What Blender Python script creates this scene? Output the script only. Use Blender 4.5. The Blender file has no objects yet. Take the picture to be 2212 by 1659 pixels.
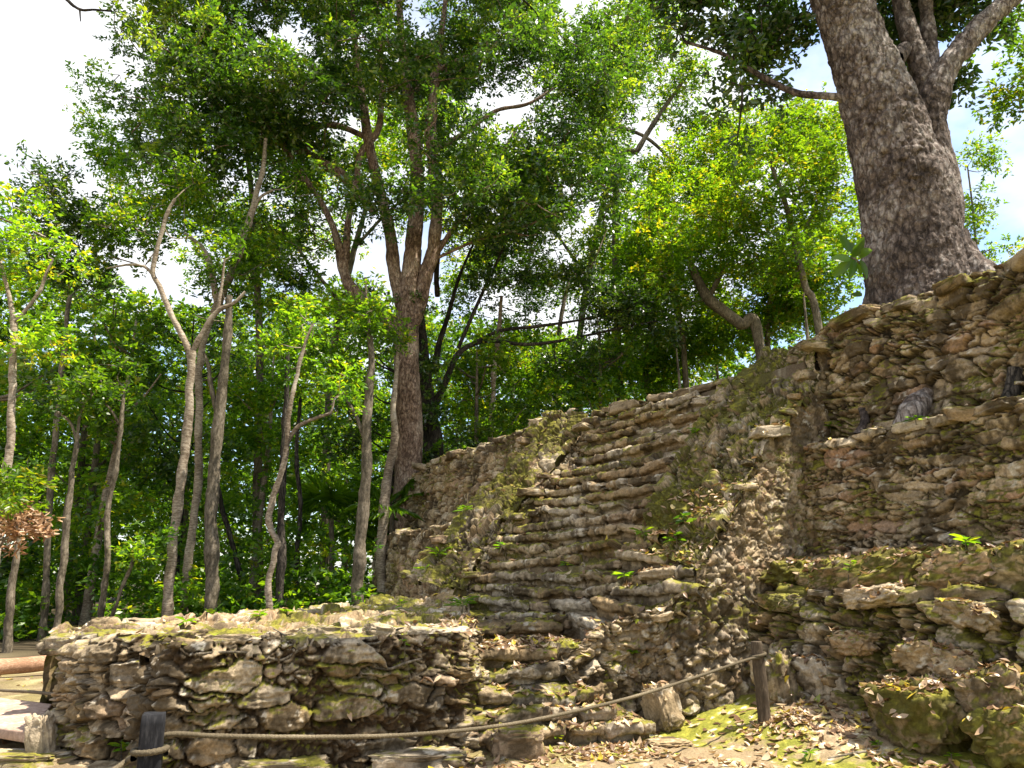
import bpy, math, random
import numpy as np
from mathutils import Vector
R = math.radians
sc = bpy.context.scene
COL = sc.collection

# ------------------------------------------------------------------ camera model
PITCH = R(14.3); F = 1659.0
CP, SP = math.cos(PITCH), math.sin(PITCH)
CAM = np.array([0, 0, 1.6])

def ray(x, y):                       # photo coordinates (2212 wide) -> direction (X, Y, Z) at unit camera depth
    xp = (x - 1106) / F; yp = (y - 829.5) / F
    return np.array([xp, CP + yp * SP, -yp * CP + SP])
def ptY(x, y, Y):
    d = ray(x, y); return CAM + d * (Y / d[1])
def ptz(x, y, z):
    d = ray(x, y); return CAM + d * ((z - 1.6) / d[2])
A0 = np.array([1.91, 9.17, 0.0])     # foot of the stair's right side
EU = np.array([0.468, -0.884, 0.0])  # along the front of the ruin, towards the viewer's right
EW = np.array([0.884, 0.468, 0.0])   # into the ruin
def ptu(x, y, u):
    d = ray(x, y); return CAM + d * ((A0 @ EU + u - CAM @ EU) / (d @ EU))
def ptw(x, y, w):
    d = ray(x, y); return CAM + d * ((A0 @ EW + w - CAM @ EW) / (d @ EW))
def uw(u, w, z):
    return A0 + EU * u + EW * w + np.array([0, 0, z])

# ------------------------------------------------------------------ noise
def _h(ix, iy, iz, s):
    n = (ix.astype(np.int64) * 374761393 + iy.astype(np.int64) * 668265263 + iz.astype(np.int64) * 2147483647 + s * 974711) & 0xFFFFFFFF
    n = ((n ^ (n >> 13)) * 1274126177) & 0xFFFFFFFF
    n = ((n ^ (n >> 16)) * 2246822519) & 0xFFFFFFFF
    n = n ^ (n >> 15)
    return (n & 0xFFFFFF) / float(0xFFFFFF) * 2 - 1
def noise(p, s=0):
    p = np.asarray(p, float); i = np.floor(p); f = p - i; i = i.astype(np.int64)
    f = f * f * f * (f * (f * 6 - 15) + 10)
    x, y, z = i[..., 0], i[..., 1], i[..., 2]; fx, fy, fz = f[..., 0], f[..., 1], f[..., 2]
    def l(a, b, t): return a + (b - a) * t
    c = [[[_h(x + a, y + b, z + d, s) for d in (0, 1)] for b in (0, 1)] for a in (0, 1)]
    return l(l(l(c[0][0][0], c[1][0][0], fx), l(c[0][1][0], c[1][1][0], fx), fy),
             l(l(c[0][0][1], c[1][0][1], fx), l(c[0][1][1], c[1][1][1], fx), fy), fz)
def fbm(p, o=4, s=0, g=0.5):
    t = 0; a = 1; m = 0; p = np.asarray(p, float)
    for k in range(o):
        t = t + a * noise(p + 17.3 * k, s + k); m += a; a *= g; p = p * 2.03
    return t / m * 1.5
def sst(x, a, b):
    t = np.clip((x - a) / (b - a + 1e-9), 0, 1); return t * t * (3 - 2 * t)

def worley(p, s=0):
    p = np.asarray(p, float); i = np.floor(p); f = p - i; i = i.astype(np.int64)
    best = np.full(p.shape[:-1], 9.0); rid = np.zeros(p.shape[:-1])
    for a in (-1, 0, 1):
        for b in (-1, 0, 1):
            for c in (-1, 0, 1):
                x, y, z = i[..., 0] + a, i[..., 1] + b, i[..., 2] + c
                d = (a + .5 + .42 * _h(x, y, z, s) - f[..., 0]) ** 2 + (b + .5 + .42 * _h(x, y, z, s + 1) - f[..., 1]) ** 2 + (c + .5 + .42 * _h(x, y, z, s + 2) - f[..., 2]) ** 2
                m = d < best; best = np.where(m, d, best); rid = np.where(m, _h(x, y, z, s + 3) * .5 + .5, rid)
    return np.sqrt(best), rid
def worley2(x, y, s=0, jx=.42, jy=.36):
    ix, iy = np.floor(x), np.floor(y); fx, fy = x - ix, y - iy; ix = ix.astype(np.int64); iy = iy.astype(np.int64); z = np.zeros_like(ix)
    f1 = np.full(x.shape, 9.0); f2 = np.full(x.shape, 9.0); ids = np.zeros(x.shape, np.int64); ox = np.zeros(x.shape); oy = np.zeros(x.shape)
    for a in (-2, -1, 0, 1, 2):
        for b in (-1, 0, 1):
            cx, cy = ix + a, iy + b; st = np.where(cy % 2 == 0, 0, .5)
            dx = a + .5 + st - .25 + jx * _h(cx, cy, z, s) - fx; dy = b + .5 + jy * _h(cx, cy, z, s + 1) - fy
            d = np.sqrt(dx * dx + dy * dy); m = d < f1
            f2 = np.where(m, f1, np.minimum(f2, d)); ids = np.where(m, cx * 7919 + cy * 104729, ids); ox = np.where(m, -dx, ox); oy = np.where(m, -dy, oy); f1 = np.where(m, d, f1)
    return f2 - f1, ids, ox, oy
# ------------------------------------------------------------------ mesh helpers
def mesh(name, V, Fs, mat, parent=None, col=None, fl=None, smooth=True, mats=None, midx=None):
    V = np.asarray(V, np.float32)
    if parent is not None:
        o = parent
        while o is not None:
            V = V - np.array(o.location, np.float32); o = o.parent
    if not isinstance(Fs, list): Fs = [Fs]
    Fs = [np.asarray(f, np.int32) for f in Fs if len(f)]
    me = bpy.data.meshes.new(name)
    me.vertices.add(len(V)); me.vertices.foreach_set('co', V.ravel())
    loops = np.concatenate([f.ravel() for f in Fs])
    tot = np.concatenate([np.full(len(f), f.shape[1], np.int32) for f in Fs])
    st = np.concatenate([[0], np.cumsum(tot)[:-1]]).astype(np.int32)
    me.loops.add(len(loops)); me.loops.foreach_set('vertex_index', loops)
    me.polygons.add(len(tot)); me.polygons.foreach_set('loop_start', st)
    try: me.polygons.foreach_set('loop_total', tot)
    except Exception: pass
    if smooth: me.polygons.foreach_set('use_smooth', np.ones(len(tot), bool))
    if col is not None:
        c = np.ones((len(V), 4), np.float32); c[:, :3] = np.clip(col, 0, 1)
        a = me.attributes.new('Col', 'FLOAT_COLOR', 'POINT'); a.data.foreach_set('color', c.ravel())
    if fl is not None:
        a = me.attributes.new('tint', 'FLOAT', 'POINT'); a.data.foreach_set('value', np.asarray(fl, np.float32))
    for m in (mats or [mat]): me.materials.append(m)
    if midx is not None: me.polygons.foreach_set('material_index', np.asarray(midx, np.int32))
    me.update(calc_edges=True); me.validate()
    o = bpy.data.objects.new(name, me); COL.objects.link(o)
    if parent is not None: o.parent = parent
    return o
def tag(o, label=None, cat=None, group=None, kind=None):
    if label: o['label'] = label
    if cat: o['category'] = cat
    if group: o['group'] = group
    if kind: o['kind'] = kind
    return o
def empty(name, loc, label, cat, group=None):
    o = bpy.data.objects.new(name, None); COL.objects.link(o); o.location = [float(v) for v in loc]
    o.empty_display_size = 0.2
    return tag(o, label, cat, group)
def grid_faces(n, m, off=0):
    i = np.arange(n * m).reshape(n, m)
    return np.stack([i[:-1, :-1], i[1:, :-1], i[1:, 1:], i[:-1, 1:]], -1).reshape(-1, 4) + off
def grid_normals(P):
    N = np.cross(np.gradient(P, axis=0), np.gradient(P, axis=1))
    return N / (np.linalg.norm(N, axis=-1, keepdims=True) + 1e-12)
def resample(pts, n):
    pts = np.asarray(pts, float); d = np.r_[0, np.cumsum(np.linalg.norm(np.diff(pts, axis=0), axis=1))]
    s = np.linspace(0, d[-1], n)
    return np.stack([np.interp(s, d, pts[:, k]) for k in range(3)], 1), d[-1]
def catmull(pts, n):
    pts = np.asarray(pts, float); k = len(pts)
    if k == 2: return pts[0] + (pts[1] - pts[0]) * np.linspace(0, 1, n)[:, None]
    p = np.vstack([2 * pts[0] - pts[1], pts, 2 * pts[-1] - pts[-2]])
    t = np.linspace(0, k - 1 - 1e-6, n); i = t.astype(int); f = (t - i)[:, None]
    a, b, c, d = p[i], p[i + 1], p[i + 2], p[i + 3]
    return 0.5 * (2 * b + (c - a) * f + (2 * a - 5 * b + 4 * c - d) * f ** 2 + (3 * b - a - 3 * c + d) * f ** 3)
def lerp(a, b, t): return a + (b - a) * t

# ------------------------------------------------------------------ materials
def nodes(m):
    m.use_nodes = True; t = m.node_tree; t.nodes.clear(); return t
def N(t, ty, **kw):
    n = t.nodes.new(ty)
    for k, v in kw.items():
        if k in n.bl_rna.properties: setattr(n, k, v)
    return n
def mat_stone(name, fine=1.0, bump=0.6):
    m = bpy.data.materials.new(name); t = nodes(m); L = t.links.new
    o = N(t, 'ShaderNodeOutputMaterial'); b = N(t, 'ShaderNodeBsdfPrincipled')
    b.inputs['Roughness'].default_value = 0.93; b.inputs['Specular IOR Level'].default_value = 0.2
    a = N(t, 'ShaderNodeAttribute', attribute_name='Col')
    g = N(t, 'ShaderNodeTexCoord')
    n1 = N(t, 'ShaderNodeTexNoise'); n1.inputs['Scale'].default_value = 34 * fine; n1.inputs['Detail'].default_value = 5; n1.inputs['Roughness'].default_value = 0.7
    n2 = N(t, 'ShaderNodeTexNoise'); n2.inputs['Scale'].default_value = 110 * fine; n2.inputs['Detail'].default_value = 3
    L(g.outputs['Object'], n1.inputs['Vector']); L(g.outputs['Object'], n2.inputs['Vector'])
    r = N(t, 'ShaderNodeValToRGB'); r.color_ramp.elements[0].position = 0.30; r.color_ramp.elements[0].color = (0.62, 0.60, 0.56, 1)
    r.color_ramp.elements[1].position = 0.68; r.color_ramp.elements[1].color = (1.25, 1.24, 1.2, 1)
    L(n1.outputs['Fac'], r.inputs['Fac'])
    mx = N(t, 'ShaderNodeMixRGB', blend_type='MULTIPLY'); mx.inputs[0].default_value = 1
    L(a.outputs['Color'], mx.inputs[1]); L(r.outputs['Color'], mx.inputs[2])
    L(mx.outputs[0], b.inputs['Base Color'])
    ad = N(t, 'ShaderNodeMath', operation='ADD'); L(n1.outputs['Fac'], ad.inputs[0])
    ml = N(t, 'ShaderNodeMath', operation='MULTIPLY'); ml.inputs[1].default_value = 0.5; L(n2.outputs['Fac'], ml.inputs[0]); L(ml.outputs[0], ad.inputs[1])
    bp = N(t, 'ShaderNodeBump'); bp.inputs['Strength'].default_value = bump; bp.inputs['Distance'].default_value = 0.022
    L(ad.outputs[0], bp.inputs['Height']); L(bp.outputs[0], b.inputs['Normal'])
    L(b.outputs[0], o.inputs[0]); return m
def mat_leaf(name, stops, trans=0.5, gloss=0.08, tcol=(1.6, 1.7, 0.7)):
    m = bpy.data.materials.new(name); t = nodes(m); L = t.links.new
    o = N(t, 'ShaderNodeOutputMaterial')
    a = N(t, 'ShaderNodeAttribute', attribute_name='tint')
    r = N(t, 'ShaderNodeValToRGB'); cr = r.color_ramp
    while len(cr.elements) < len(stops): cr.elements.new(0.5)
    for e, (p, c) in zip(cr.elements, stops): e.position = p; e.color = (*c, 1)
    L(a.outputs['Fac'], r.inputs['Fac'])
    oi = N(t, 'ShaderNodeObjectInfo'); hs = N(t, 'ShaderNodeHueSaturation')
    mr = N(t, 'ShaderNodeMapRange'); mr.inputs['To Min'].default_value = 0.75; mr.inputs['To Max'].default_value = 1.3
    L(oi.outputs['Random'], mr.inputs['Value']); L(mr.outputs[0], hs.inputs['Value']); L(r.outputs[0], hs.inputs['Color'])
    d = N(t, 'ShaderNodeBsdfDiffuse'); tr = N(t, 'ShaderNodeBsdfTranslucent'); g = N(t, 'ShaderNodeBsdfGlossy'); g.inputs['Roughness'].default_value = 0.38
    L(hs.outputs[0], d.inputs[0])
    mu = N(t, 'ShaderNodeMixRGB', blend_type='MULTIPLY'); mu.inputs[0].default_value = 1; mu.inputs[2].default_value = (*tcol, 1)
    L(hs.outputs[0], mu.inputs[1]); L(mu.outputs[0], tr.inputs[0])
    m1 = N(t, 'ShaderNodeMixShader'); m1.inputs[0].default_value = trans; L(d.outputs[0], m1.inputs[1]); L(tr.outputs[0], m1.inputs[2])
    m2 = N(t, 'ShaderNodeMixShader'); m2.inputs[0].default_value = gloss; L(m1.outputs[0], m2.inputs[1]); L(g.outputs[0], m2.inputs[2])
    L(m2.outputs[0], o.inputs[0]); return m
def mat_bark(name, dark, mid, light, scale=(7, 7, 2.2), bump=0.9, crack=0.5, dist=0.03):
    m = bpy.data.materials.new(name); t = nodes(m); L = t.links.new
    o = N(t, 'ShaderNodeOutputMaterial'); b = N(t, 'ShaderNodeBsdfPrincipled'); b.inputs['Roughness'].default_value = 0.9; b.inputs['Specular IOR Level'].default_value = 0.2
    g = N(t, 'ShaderNodeTexCoord'); mp = N(t, 'ShaderNodeMapping'); mp.inputs['Scale'].default_value = scale
    L(g.outputs['Object'], mp.inputs['Vector'])
    n0 = N(t, 'ShaderNodeTexNoise'); n0.inputs['Scale'].default_value = 2.2; n0.inputs['Detail'].default_value = 6; n0.inputs['Roughness'].default_value = 0.72; L(mp.outputs[0], n0.inputs['Vector'])
    ds = N(t, 'ShaderNodeMixRGB'); ds.inputs[0].default_value = 0.45; L(mp.outputs[0], ds.inputs[1]); L(n0.outputs['Color'], ds.inputs[2])
    v = N(t, 'ShaderNodeTexVoronoi', feature='DISTANCE_TO_EDGE'); v.inputs['Scale'].default_value = 3.4; L(ds.outputs[0], v.inputs['Vector'])
    n1 = N(t, 'ShaderNodeTexNoise'); n1.inputs['Scale'].default_value = 1.3; n1.inputs['Detail'].default_value = 4; L(g.outputs['Object'], n1.inputs['Vector'])
    r = N(t, 'ShaderNodeValToRGB'); cr = r.color_ramp; cr.elements.new(0.5)
    for e, (p, c) in zip(cr.elements, ((0.33, dark), (0.5, mid), (0.68, light))): e.position = p; e.color = (*c, 1)
    mm = N(t, 'ShaderNodeMath', operation='ADD'); L(n0.outputs['Fac'], mm.inputs[0])
    m3 = N(t, 'ShaderNodeMath', operation='MULTIPLY_ADD'); L(n1.outputs['Fac'], m3.inputs[0]); m3.inputs[1].default_value = 0.7; m3.inputs[2].default_value = -0.35; L(m3.outputs[0], mm.inputs[1])
    L(mm.outputs[0], r.inputs['Fac'])
    ck = N(t, 'ShaderNodeMapRange'); ck.inputs['From Max'].default_value = 0.12; ck.inputs['To Min'].default_value = 1 - crack; L(v.outputs['Distance'], ck.inputs['Value'])
    mu = N(t, 'ShaderNodeMixRGB', blend_type='MULTIPLY'); mu.inputs[0].default_value = 1; L(r.outputs[0], mu.inputs[1]); L(ck.outputs[0], mu.inputs[2])
    L(mu.outputs[0], b.inputs['Base Color'])
    hh = N(t, 'ShaderNodeMath', operation='ADD'); L(ck.outputs[0], hh.inputs[0]); L(n0.outputs['Fac'], hh.inputs[1])
    bp = N(t, 'ShaderNodeBump'); bp.inputs['Strength'].default_value = bump; bp.inputs['Distance'].default_value = dist; L(hh.outputs[0], bp.inputs['Height']); L(bp.outputs[0], b.inputs['Normal'])
    L(b.outputs[0], o.inputs[0]); return m
def mat_plain(name, c1, c2, scale=(20, 20, 20), rough=0.8, bump=0.3):
    return mat_bark(name, tuple(np.array(c1) * 0.7), c1, c2, scale, bump, 0.0, 0.01)

STONE = mat_stone('weathered limestone'); EARTH = mat_stone('earth and moss', 1.2, 0.8)
STONE_FAR = mat_stone('weathered limestone far', 0.7, 0.6)
LEAF_DARK = mat_leaf('deep green leaves', [(0, (0.018, 0.048, 0.008)), (0.55, (0.048, 0.108, 0.012)), (0.9, (0.10, 0.175, 0.015)), (1, (0.16, 0.21, 0.02))], 0.5, 0.07, (2.5, 2.4, .7))
LEAF_MID = mat_leaf('mid green leaves', [(0, (0.034, 0.090, 0.010)), (0.5, (0.088, 0.180, 0.014)), (0.95, (0.15, 0.25, 0.015)), (1, (0.22, 0.24, 0.02))], 0.58, 0.03, (2.5, 2.3, .6))
LEAF_LIME = mat_leaf('sunny yellow green leaves', [(0, (0.050, 0.120, 0.010)), (0.5, (0.112, 0.210, 0.013)), (0.97, (0.175, 0.26, 0.015)), (1, (0.24, 0.23, 0.02))], 0.6, 0.03, (2.4, 2.2, .6))
LEAF_DRY = mat_leaf('dead brown leaves', [(0, (0.14, 0.07, 0.03)), (0.5, (0.30, 0.17, 0.09)), (1, (0.46, 0.32, 0.20))], 0.35, 0.04, (1.1, 1.0, 0.8))
LITTER = mat_leaf('fallen leaves', [(0, (0.075, 0.042, 0.022)), (0.3, (0.20, 0.115, 0.06)), (0.58, (0.38, 0.25, 0.145)), (0.86, (0.56, 0.44, 0.28)), (0.92, (0.48, 0.36, 0.05)), (0.97, (0.50, 0.38, 0.03)), (1, (0.12, 0.22, 0.03))], 0.22, 0.04, (1.1, 1.0, 0.7))
BARK_BIG = mat_bark('flaking brown grey bark', (0.048, 0.036, 0.030), (0.145, 0.110, 0.090), (0.35, 0.31, 0.28), (5.5, 5.5, 3.0), 1.0, 0.38, 0.03)
BARK_RED = mat_bark('reddish brown bark', (0.08, 0.050, 0.035), (0.24, 0.16, 0.115), (0.44, 0.35, 0.27), (7, 7, 3.0), 0.9, 0.5, 0.03)
BARK_DARK = mat_bark('dark ridged bark', (0.015, 0.013, 0.011), (0.045, 0.038, 0.03), (0.12, 0.10, 0.08), (9, 9, 2.0), 1.0, 0.6, 0.03)
BARK_PALE = mat_bark('pale smooth bark', (0.10, 0.072, 0.048), (0.25, 0.20, 0.145), (0.44, 0.38, 0.30), (4, 4, 12), 0.6, 0.25, 0.015)
BARK_GREY = mat_bark('grey brown bark', (0.06, 0.05, 0.035), (0.14, 0.115, 0.08), (0.25, 0.21, 0.16), (7, 7, 3), 0.7, 0.35, 0.02)
ROPE = mat_plain('weathered rope', (0.10, 0.080, 0.05), (0.22, 0.18, 0.12), (60, 60, 60))
POSTM = mat_plain('weathered round wood', (0.07, 0.052, 0.035), (0.15, 0.115, 0.08), (25, 25, 5))
POSTD = mat_plain('dark painted wood', (0.012, 0.012, 0.014), (0.035, 0.034, 0.036), (25, 25, 5))
LOGM = mat_plain('bare orange wood', (0.30, 0.17, 0.10), (0.46, 0.30, 0.20), (3, 20, 20))
SLABM = mat_plain('pinkish plank', (0.36, 0.25, 0.19), (0.52, 0.40, 0.33), (6, 6, 6))

# ------------------------------------------------------------------ stone colours
def C(*v): return np.array(v, float)
TAN, PALE, PINK, GREY = C(.38, .27, .145), C(.54, .44, .31), C(.44, .27, .17), C(.38, .34, .28)
MORTAR, MOSS, MOSS2, BLACK, SOIL = C(.070, .050, .027), C(.078, .072, .012), C(.20, .19, .02), C(.050, .036, .020), C(.14, .10, .06)
def mix(a, b, t):
    t = np.asarray(t)[..., None]; return a + (b - a) * t
def stone_col(P, Nn, rnd, mask, moss=0.5, stain=0.5, warm=0.5, seed=0, dirt=MORTAR):
    stain = stain + .20; moss = moss + .14
    r2 = (rnd * 7.31) % 1; r3 = (rnd * 13.7) % 1
    c = mix(TAN * np.ones(P.shape), PALE, np.clip(rnd * 0.9, 0, 1))
    c = mix(c, PINK, sst(r2, .75, .95) * warm); c = mix(c, GREY, sst(r3, .6, .9) * (1 - warm))
    c = c * (0.68 + 0.55 * r3)[..., None]
    b = fbm(P * 2.3, 4, seed + 41); b2 = fbm(P * 11, 4, seed + 47, .65); dr = fbm(P * np.array([9, 9, 1.6]), 3, seed + 49)
    c = c * np.clip(1 + .5 * b2, .4, 1.5)[..., None]
    c = mix(c, BLACK * 1.2, sst(b * 0.7 + b2 * 0.55 + dr * .45, .55 - stain, .55 - stain + .4 + .2 * stain) * 0.85)
    l = fbm(P * 7, 4, seed + 77, .65); c = mix(c, C(.60, .54, .44) * (1 + .2 * b2)[..., None], sst(l + .25 * Nn[..., 2], .52, .72) * .8)
    c = mix(c, dirt * (0.75 + 0.5 * b2)[..., None], 1 - mask)
    up = Nn[..., 2]; q = fbm(P * 1.6, 4, seed + 91); q2 = fbm(P * 14, 3, seed + 95, .6)
    mm = sst(up * 0.7 + q * 0.85 + q2 * 0.4, 1.02 - moss, 1.3 - moss)
    mc = mix(MOSS * np.ones(P.shape), MOSS2, sst(q2 + up * .7, .25, 1.1))
    return np.clip(mix(c * .82, mc, mm * .93), .004, .9)

# ------------------------------------------------------------------ masonry: a wall face with courses of rough stones
def masonry(bottom, top, res=.014, sa=.34, sb=.12, prot=(.02, .09), seed=1, miss=.1, moss=.5, stain=.5, warm=.5, rough=.03, warp=1.0, roundtop=.0,
            dirt=MORTAR, flip=None, split=.35, gap=.05, joint=.15, smoothn=7, peb=.03, pscale=15, level=True, rubble=0.0, stain_fn=None, miss_fn=None):
    rng = np.random.default_rng(seed)
    _, L = resample(bottom, 4); _, L2 = resample(top, 4); Lm = max((L + L2) / 2, .05)
    ns = max(int(Lm / res), 8); B, _ = resample(bottom, ns); T, _ = resample(top, ns)
    H = float(np.mean(np.linalg.norm(T - B, axis=1))); nt = max(int(H / res), 8)
    t = np.linspace(0, 1, nt)[None, :, None]; P = B[:, None] * (1 - t) + T[:, None] * t
    Nn = grid_normals(P); k = np.ones(smoothn) / smoothn
    if smoothn > 1:
        for ax in range(3):
            pad = np.pad(Nn[..., ax], ((smoothn // 2, smoothn // 2), (0, 0)), mode='edge')
            Nn[..., ax] = np.apply_along_axis(lambda v: np.convolve(v, k, 'valid'), 0, pad)
    Nn /= np.linalg.norm(Nn, axis=-1, keepdims=True)
    tgt = (CAM if flip is None else np.asarray(flip, float))
    if np.mean(np.sum(Nn * (tgt - P), -1)) < 0: Nn = -Nn
    a = np.repeat(np.linspace(0, Lm, ns)[:, None], nt, 1); bb = np.repeat(np.linspace(0, H, nt)[None], ns, 0); b = bb
    if level: b = P[..., 2]
    a2 = a + warp * (.10 * fbm(P * 1.7, 3, seed) + .035 * fbm(P * 6, 3, seed + 5)) + .010 * fbm(P * 22, 2, seed + 6); b2 = b + warp * (.07 * fbm(P * 1.4, 3, seed + 9) + .018 * fbm(P * 7, 3, seed + 3)) + .006 * fbm(P * 22, 2, seed + 7)
    e, ids, ox, oy = worley2(a2 / sa, b2 / sb, seed); big = _h(ids, ids * 0, ids * 0, seed + 11) * .5 + .5
    e2, id2, ox2, oy2 = worley2(a2 / sa * 1.9, b2 / sb * 1.8, seed + 13); fine = big < split
    e = np.where(fine, np.minimum(e, e2 * .75), e); ids = np.where(fine, id2 + 77, ids); ox = np.where(fine, ox2 * .5, ox); oy = np.where(fine, oy2 * .5, oy)
    z0 = ids * 0; rnd = _h(ids, z0, z0, seed + 21) * .5 + .5; r2 = _h(ids, z0, z0, seed + 22) * .5 + .5; r3 = _h(ids, z0, z0, seed + 23) * .5 + .5
    ms = miss if miss_fn is None else miss_fn(P); gone = r3 < ms
    pr = np.where(gone, -.02, prot[0] + (prot[1] - prot[0]) * r2)
    tilt = (_h(ids, z0, z0, seed + 24) * .045 * ox + _h(ids, z0, z0, seed + 25) * .05 * oy) * (prot[1] / .07)
    jt = np.clip(e / joint - .12 + .22 * fbm(P * 18, 3, seed + 17, .6), 0, 1); prof = np.clip(1 - (1 - jt) ** 2.2, 0, 1) ** .6
    st = fbm(P * np.array([3, 3, 26]), 3, seed + 21); nz = fbm(P * 8, 5, seed + 31, .6); lw = fbm(P * 1.1, 3, seed + 61)
    D = prof * np.where(gone, pr, np.maximum(pr + tilt, -.01)) - gap * (1 - prof) + rough * (.8 * nz + .45 * st * prof + .9 * (np.abs(fbm(P * 5, 4, seed + 33)) - .25)) + .05 * lw * warp
    wl, wr = worley(P * pscale * np.array([1, 1, 1.35]) + 1.2 * fbm(P * 6, 2, seed + 15)[..., None], seed)
    hs = np.sqrt(np.clip(1 - (wl / .62) ** 2, 0, 1)) * (wr > .25); wl2, wr2 = worley(P * pscale * 2.6, seed + 7)
    soft = 1 - sst(prof, .2, .6) * ~gone; D = D + soft * (peb * hs * (.5 + wr) + peb * .4 * np.sqrt(np.clip(1 - (wl2 / .62) ** 2, 0, 1)))
    mask = np.maximum(sst(prof, .25, .75) * ~gone, soft * sst(hs, .35, .7) * (.35 + .5 * wr)); rnd = np.where(soft > .5, wr, rnd)
    if rubble:
        w3, q3 = worley(P * np.array([1, 1, 1.5]) * 6.5 + .9 * fbm(P * 4, 3, seed + 71)[..., None], seed + 70); h3 = np.sqrt(np.clip(1 - (w3 / .68) ** 2, 0, 1)) * (q3 > .2)
        D = D * .45 + rubble * h3 * (.35 + q3); mask = np.clip(sst(h3, .3, .6) + .4 * mask, 0, 1); rnd = np.where(h3 > .3, q3, rnd)
    if roundtop: D = D - roundtop * (1 - np.sqrt(np.clip(1 - sst(bb, H - 2.2 * roundtop, H + .02) ** 2, 0, 1)))
    Q = P + Nn * D[..., None] + .010 * np.stack([fbm(P * 9, 3, seed + 101 + k) for k in range(3)], -1)
    N2 = grid_normals(Q)
    if np.mean(np.sum(N2 * Nn, -1)) < 0: N2 = -N2
    return Q, N2, stone_col(Q, N2, rnd, mask, moss, stain if stain_fn is None else stain_fn(P), warm, seed, dirt)
def wall(name, parent, *a, mat=None, label=None, **kw):
    Q, N2, c = masonry(*a, **kw); n, m = Q.shape[:2]
    o = mesh(name, Q.reshape(-1, 3), grid_faces(n, m), mat or STONE, parent, c.reshape(-1, 3))
    if label: o['label'] = label
    return o
def rock(name, c, dims, seed, parent=None, moss=.5, stain=.4, warm=.4, rot=0, n=40, box=.55, lump=.14, tilt=(0, 0), label=None, tone=1.0):
    th = np.linspace(0, 2 * np.pi, n * 2, endpoint=False); ph = np.linspace(-np.pi / 2 + .03, np.pi / 2 - .03, n)
    T, Ph = np.meshgrid(th, ph, indexing='ij')
    d = np.stack([np.cos(Ph) * np.cos(T), np.cos(Ph) * np.sin(T), np.sin(Ph)], -1)
    s = np.sign(d) * np.abs(d) ** box
    s = s / np.max(np.abs(s), axis=-1, keepdims=True) * .35 + s * .65
    s = s * (1 + lump * 1.4 * fbm(d * 1.5 + seed * 3.1, 3, seed)[..., None]) + lump * .5 * np.stack([fbm(d * 4 + seed, 4, seed + 9 + k, .6) for k in range(3)], -1)
    s = s * (1 + .10 * (np.abs(fbm(d * 3.2 + seed * 1.7, 4, seed + 51, .62)) - .25) * 2 + .035 * fbm(d * 11 + seed, 3, seed + 55))[..., None]
    P = s * np.array(dims) / 2
    def rt(P, ax, an):
        cc, ss = math.cos(an), math.sin(an); i, j = [(1, 2), (0, 2), (0, 1)][ax]; Q = P.copy()
        Q[..., i] = P[..., i] * cc - P[..., j] * ss; Q[..., j] = P[..., i] * ss + P[..., j] * cc; return Q
    P = rt(rt(rt(P, 0, tilt[0]), 1, tilt[1]), 2, rot) + np.asarray(c)
    P = np.concatenate([P, P[:1]], 0)
    N2 = grid_normals(P)
    if np.mean(np.sum(N2 * (P - np.asarray(c)), -1)) < 0: N2 = -N2
    col = stone_col(P, N2, np.full(P.shape[:2], (seed * .37) % 1), np.ones(P.shape[:2]), moss, stain, warm, seed) * tone
    k, m = P.shape[:2]
    V = P.reshape(-1, 3); Fc = grid_faces(k, m)
    i0 = np.arange(k - 1) * m; V = np.vstack([V, P[:, 0].mean(0), P[:, -1].mean(0)]); col = np.vstack([col.reshape(-1, 3), col[0, 0], col[0, -1]])
    tri = np.concatenate([np.stack([i0, i0 + m, np.full(k - 1, k * m)], 1)[:, ::-1], np.stack([i0 + m - 1, i0 + 2 * m - 1, np.full(k - 1, k * m + 1)], 1)])
    o = mesh(name, V, [Fc, tri], STONE, parent, col)
    if label: o['label'] = label
    return o

# ------------------------------------------------------------------ ground
def uwof(x, y):
    dx, dy = x - A0[0], y - A0[1]
    return dx * EU[0] + dy * EU[1], dx * EW[0] + dy * EW[1]
def gz0(x, y):
    u, w = uwof(x, y)
    z = .36 * sst(w, -.5, 1.05) * sst(u, -1.2, .2) * (1 - sst(u, 1.2, 3.4) * .7)
    z = z + .12 * sst(x, -4.6, -6.5) * sst(y, 9, 14)
    return z * (1 - sst(np.hypot(x, y), 12, 20)) + sst(y, 18, 40) * .25
def gz(x, y):
    p = np.stack([x, y, np.zeros_like(x)], -1)
    near = 1 - sst(np.hypot(x, y - 9), 10, 30)
    return gz0(x, y) + near * (.035 * fbm(p * 1.1, 3, 4) + .022 * fbm(p * 7, 4, 6, .6)) + (1 - near) * .25 * fbm(p * .15, 3, 8)
def axis(lo, hi, step, far, grow=1.16):
    c = list(np.arange(lo, hi, step)); s = step; v = hi
    up = []
    while v < far: up.append(v); s *= grow; v += s
    dn = []; s = step; v = lo - s
    while v > -far: dn.append(v); s *= grow; v -= s
    return np.array(dn[::-1] + c + up + [far])
gx, gy = np.meshgrid(axis(-6, 6, .032, 400), axis(6, 10.5, .032, 400), indexing='ij')
gP = np.stack([gx, gy, gz(gx, gy)], -1); gN = grid_normals(gP); gN[gN[..., 2] < 0] *= -1
q = fbm(gP * .9, 4, 300); q2 = fbm(gP * 5, 4, 301, .6); q3 = fbm(gP * 16, 3, 302)
gc = mix(C(.20, .15, .09) * np.ones(gP.shape), C(.45, .37, .25), sst(q2 + .4 * q3, .15, .6))
rgt = sst(gx, .2, 1.6) * (1 - sst(gy, 12, 16))
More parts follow.
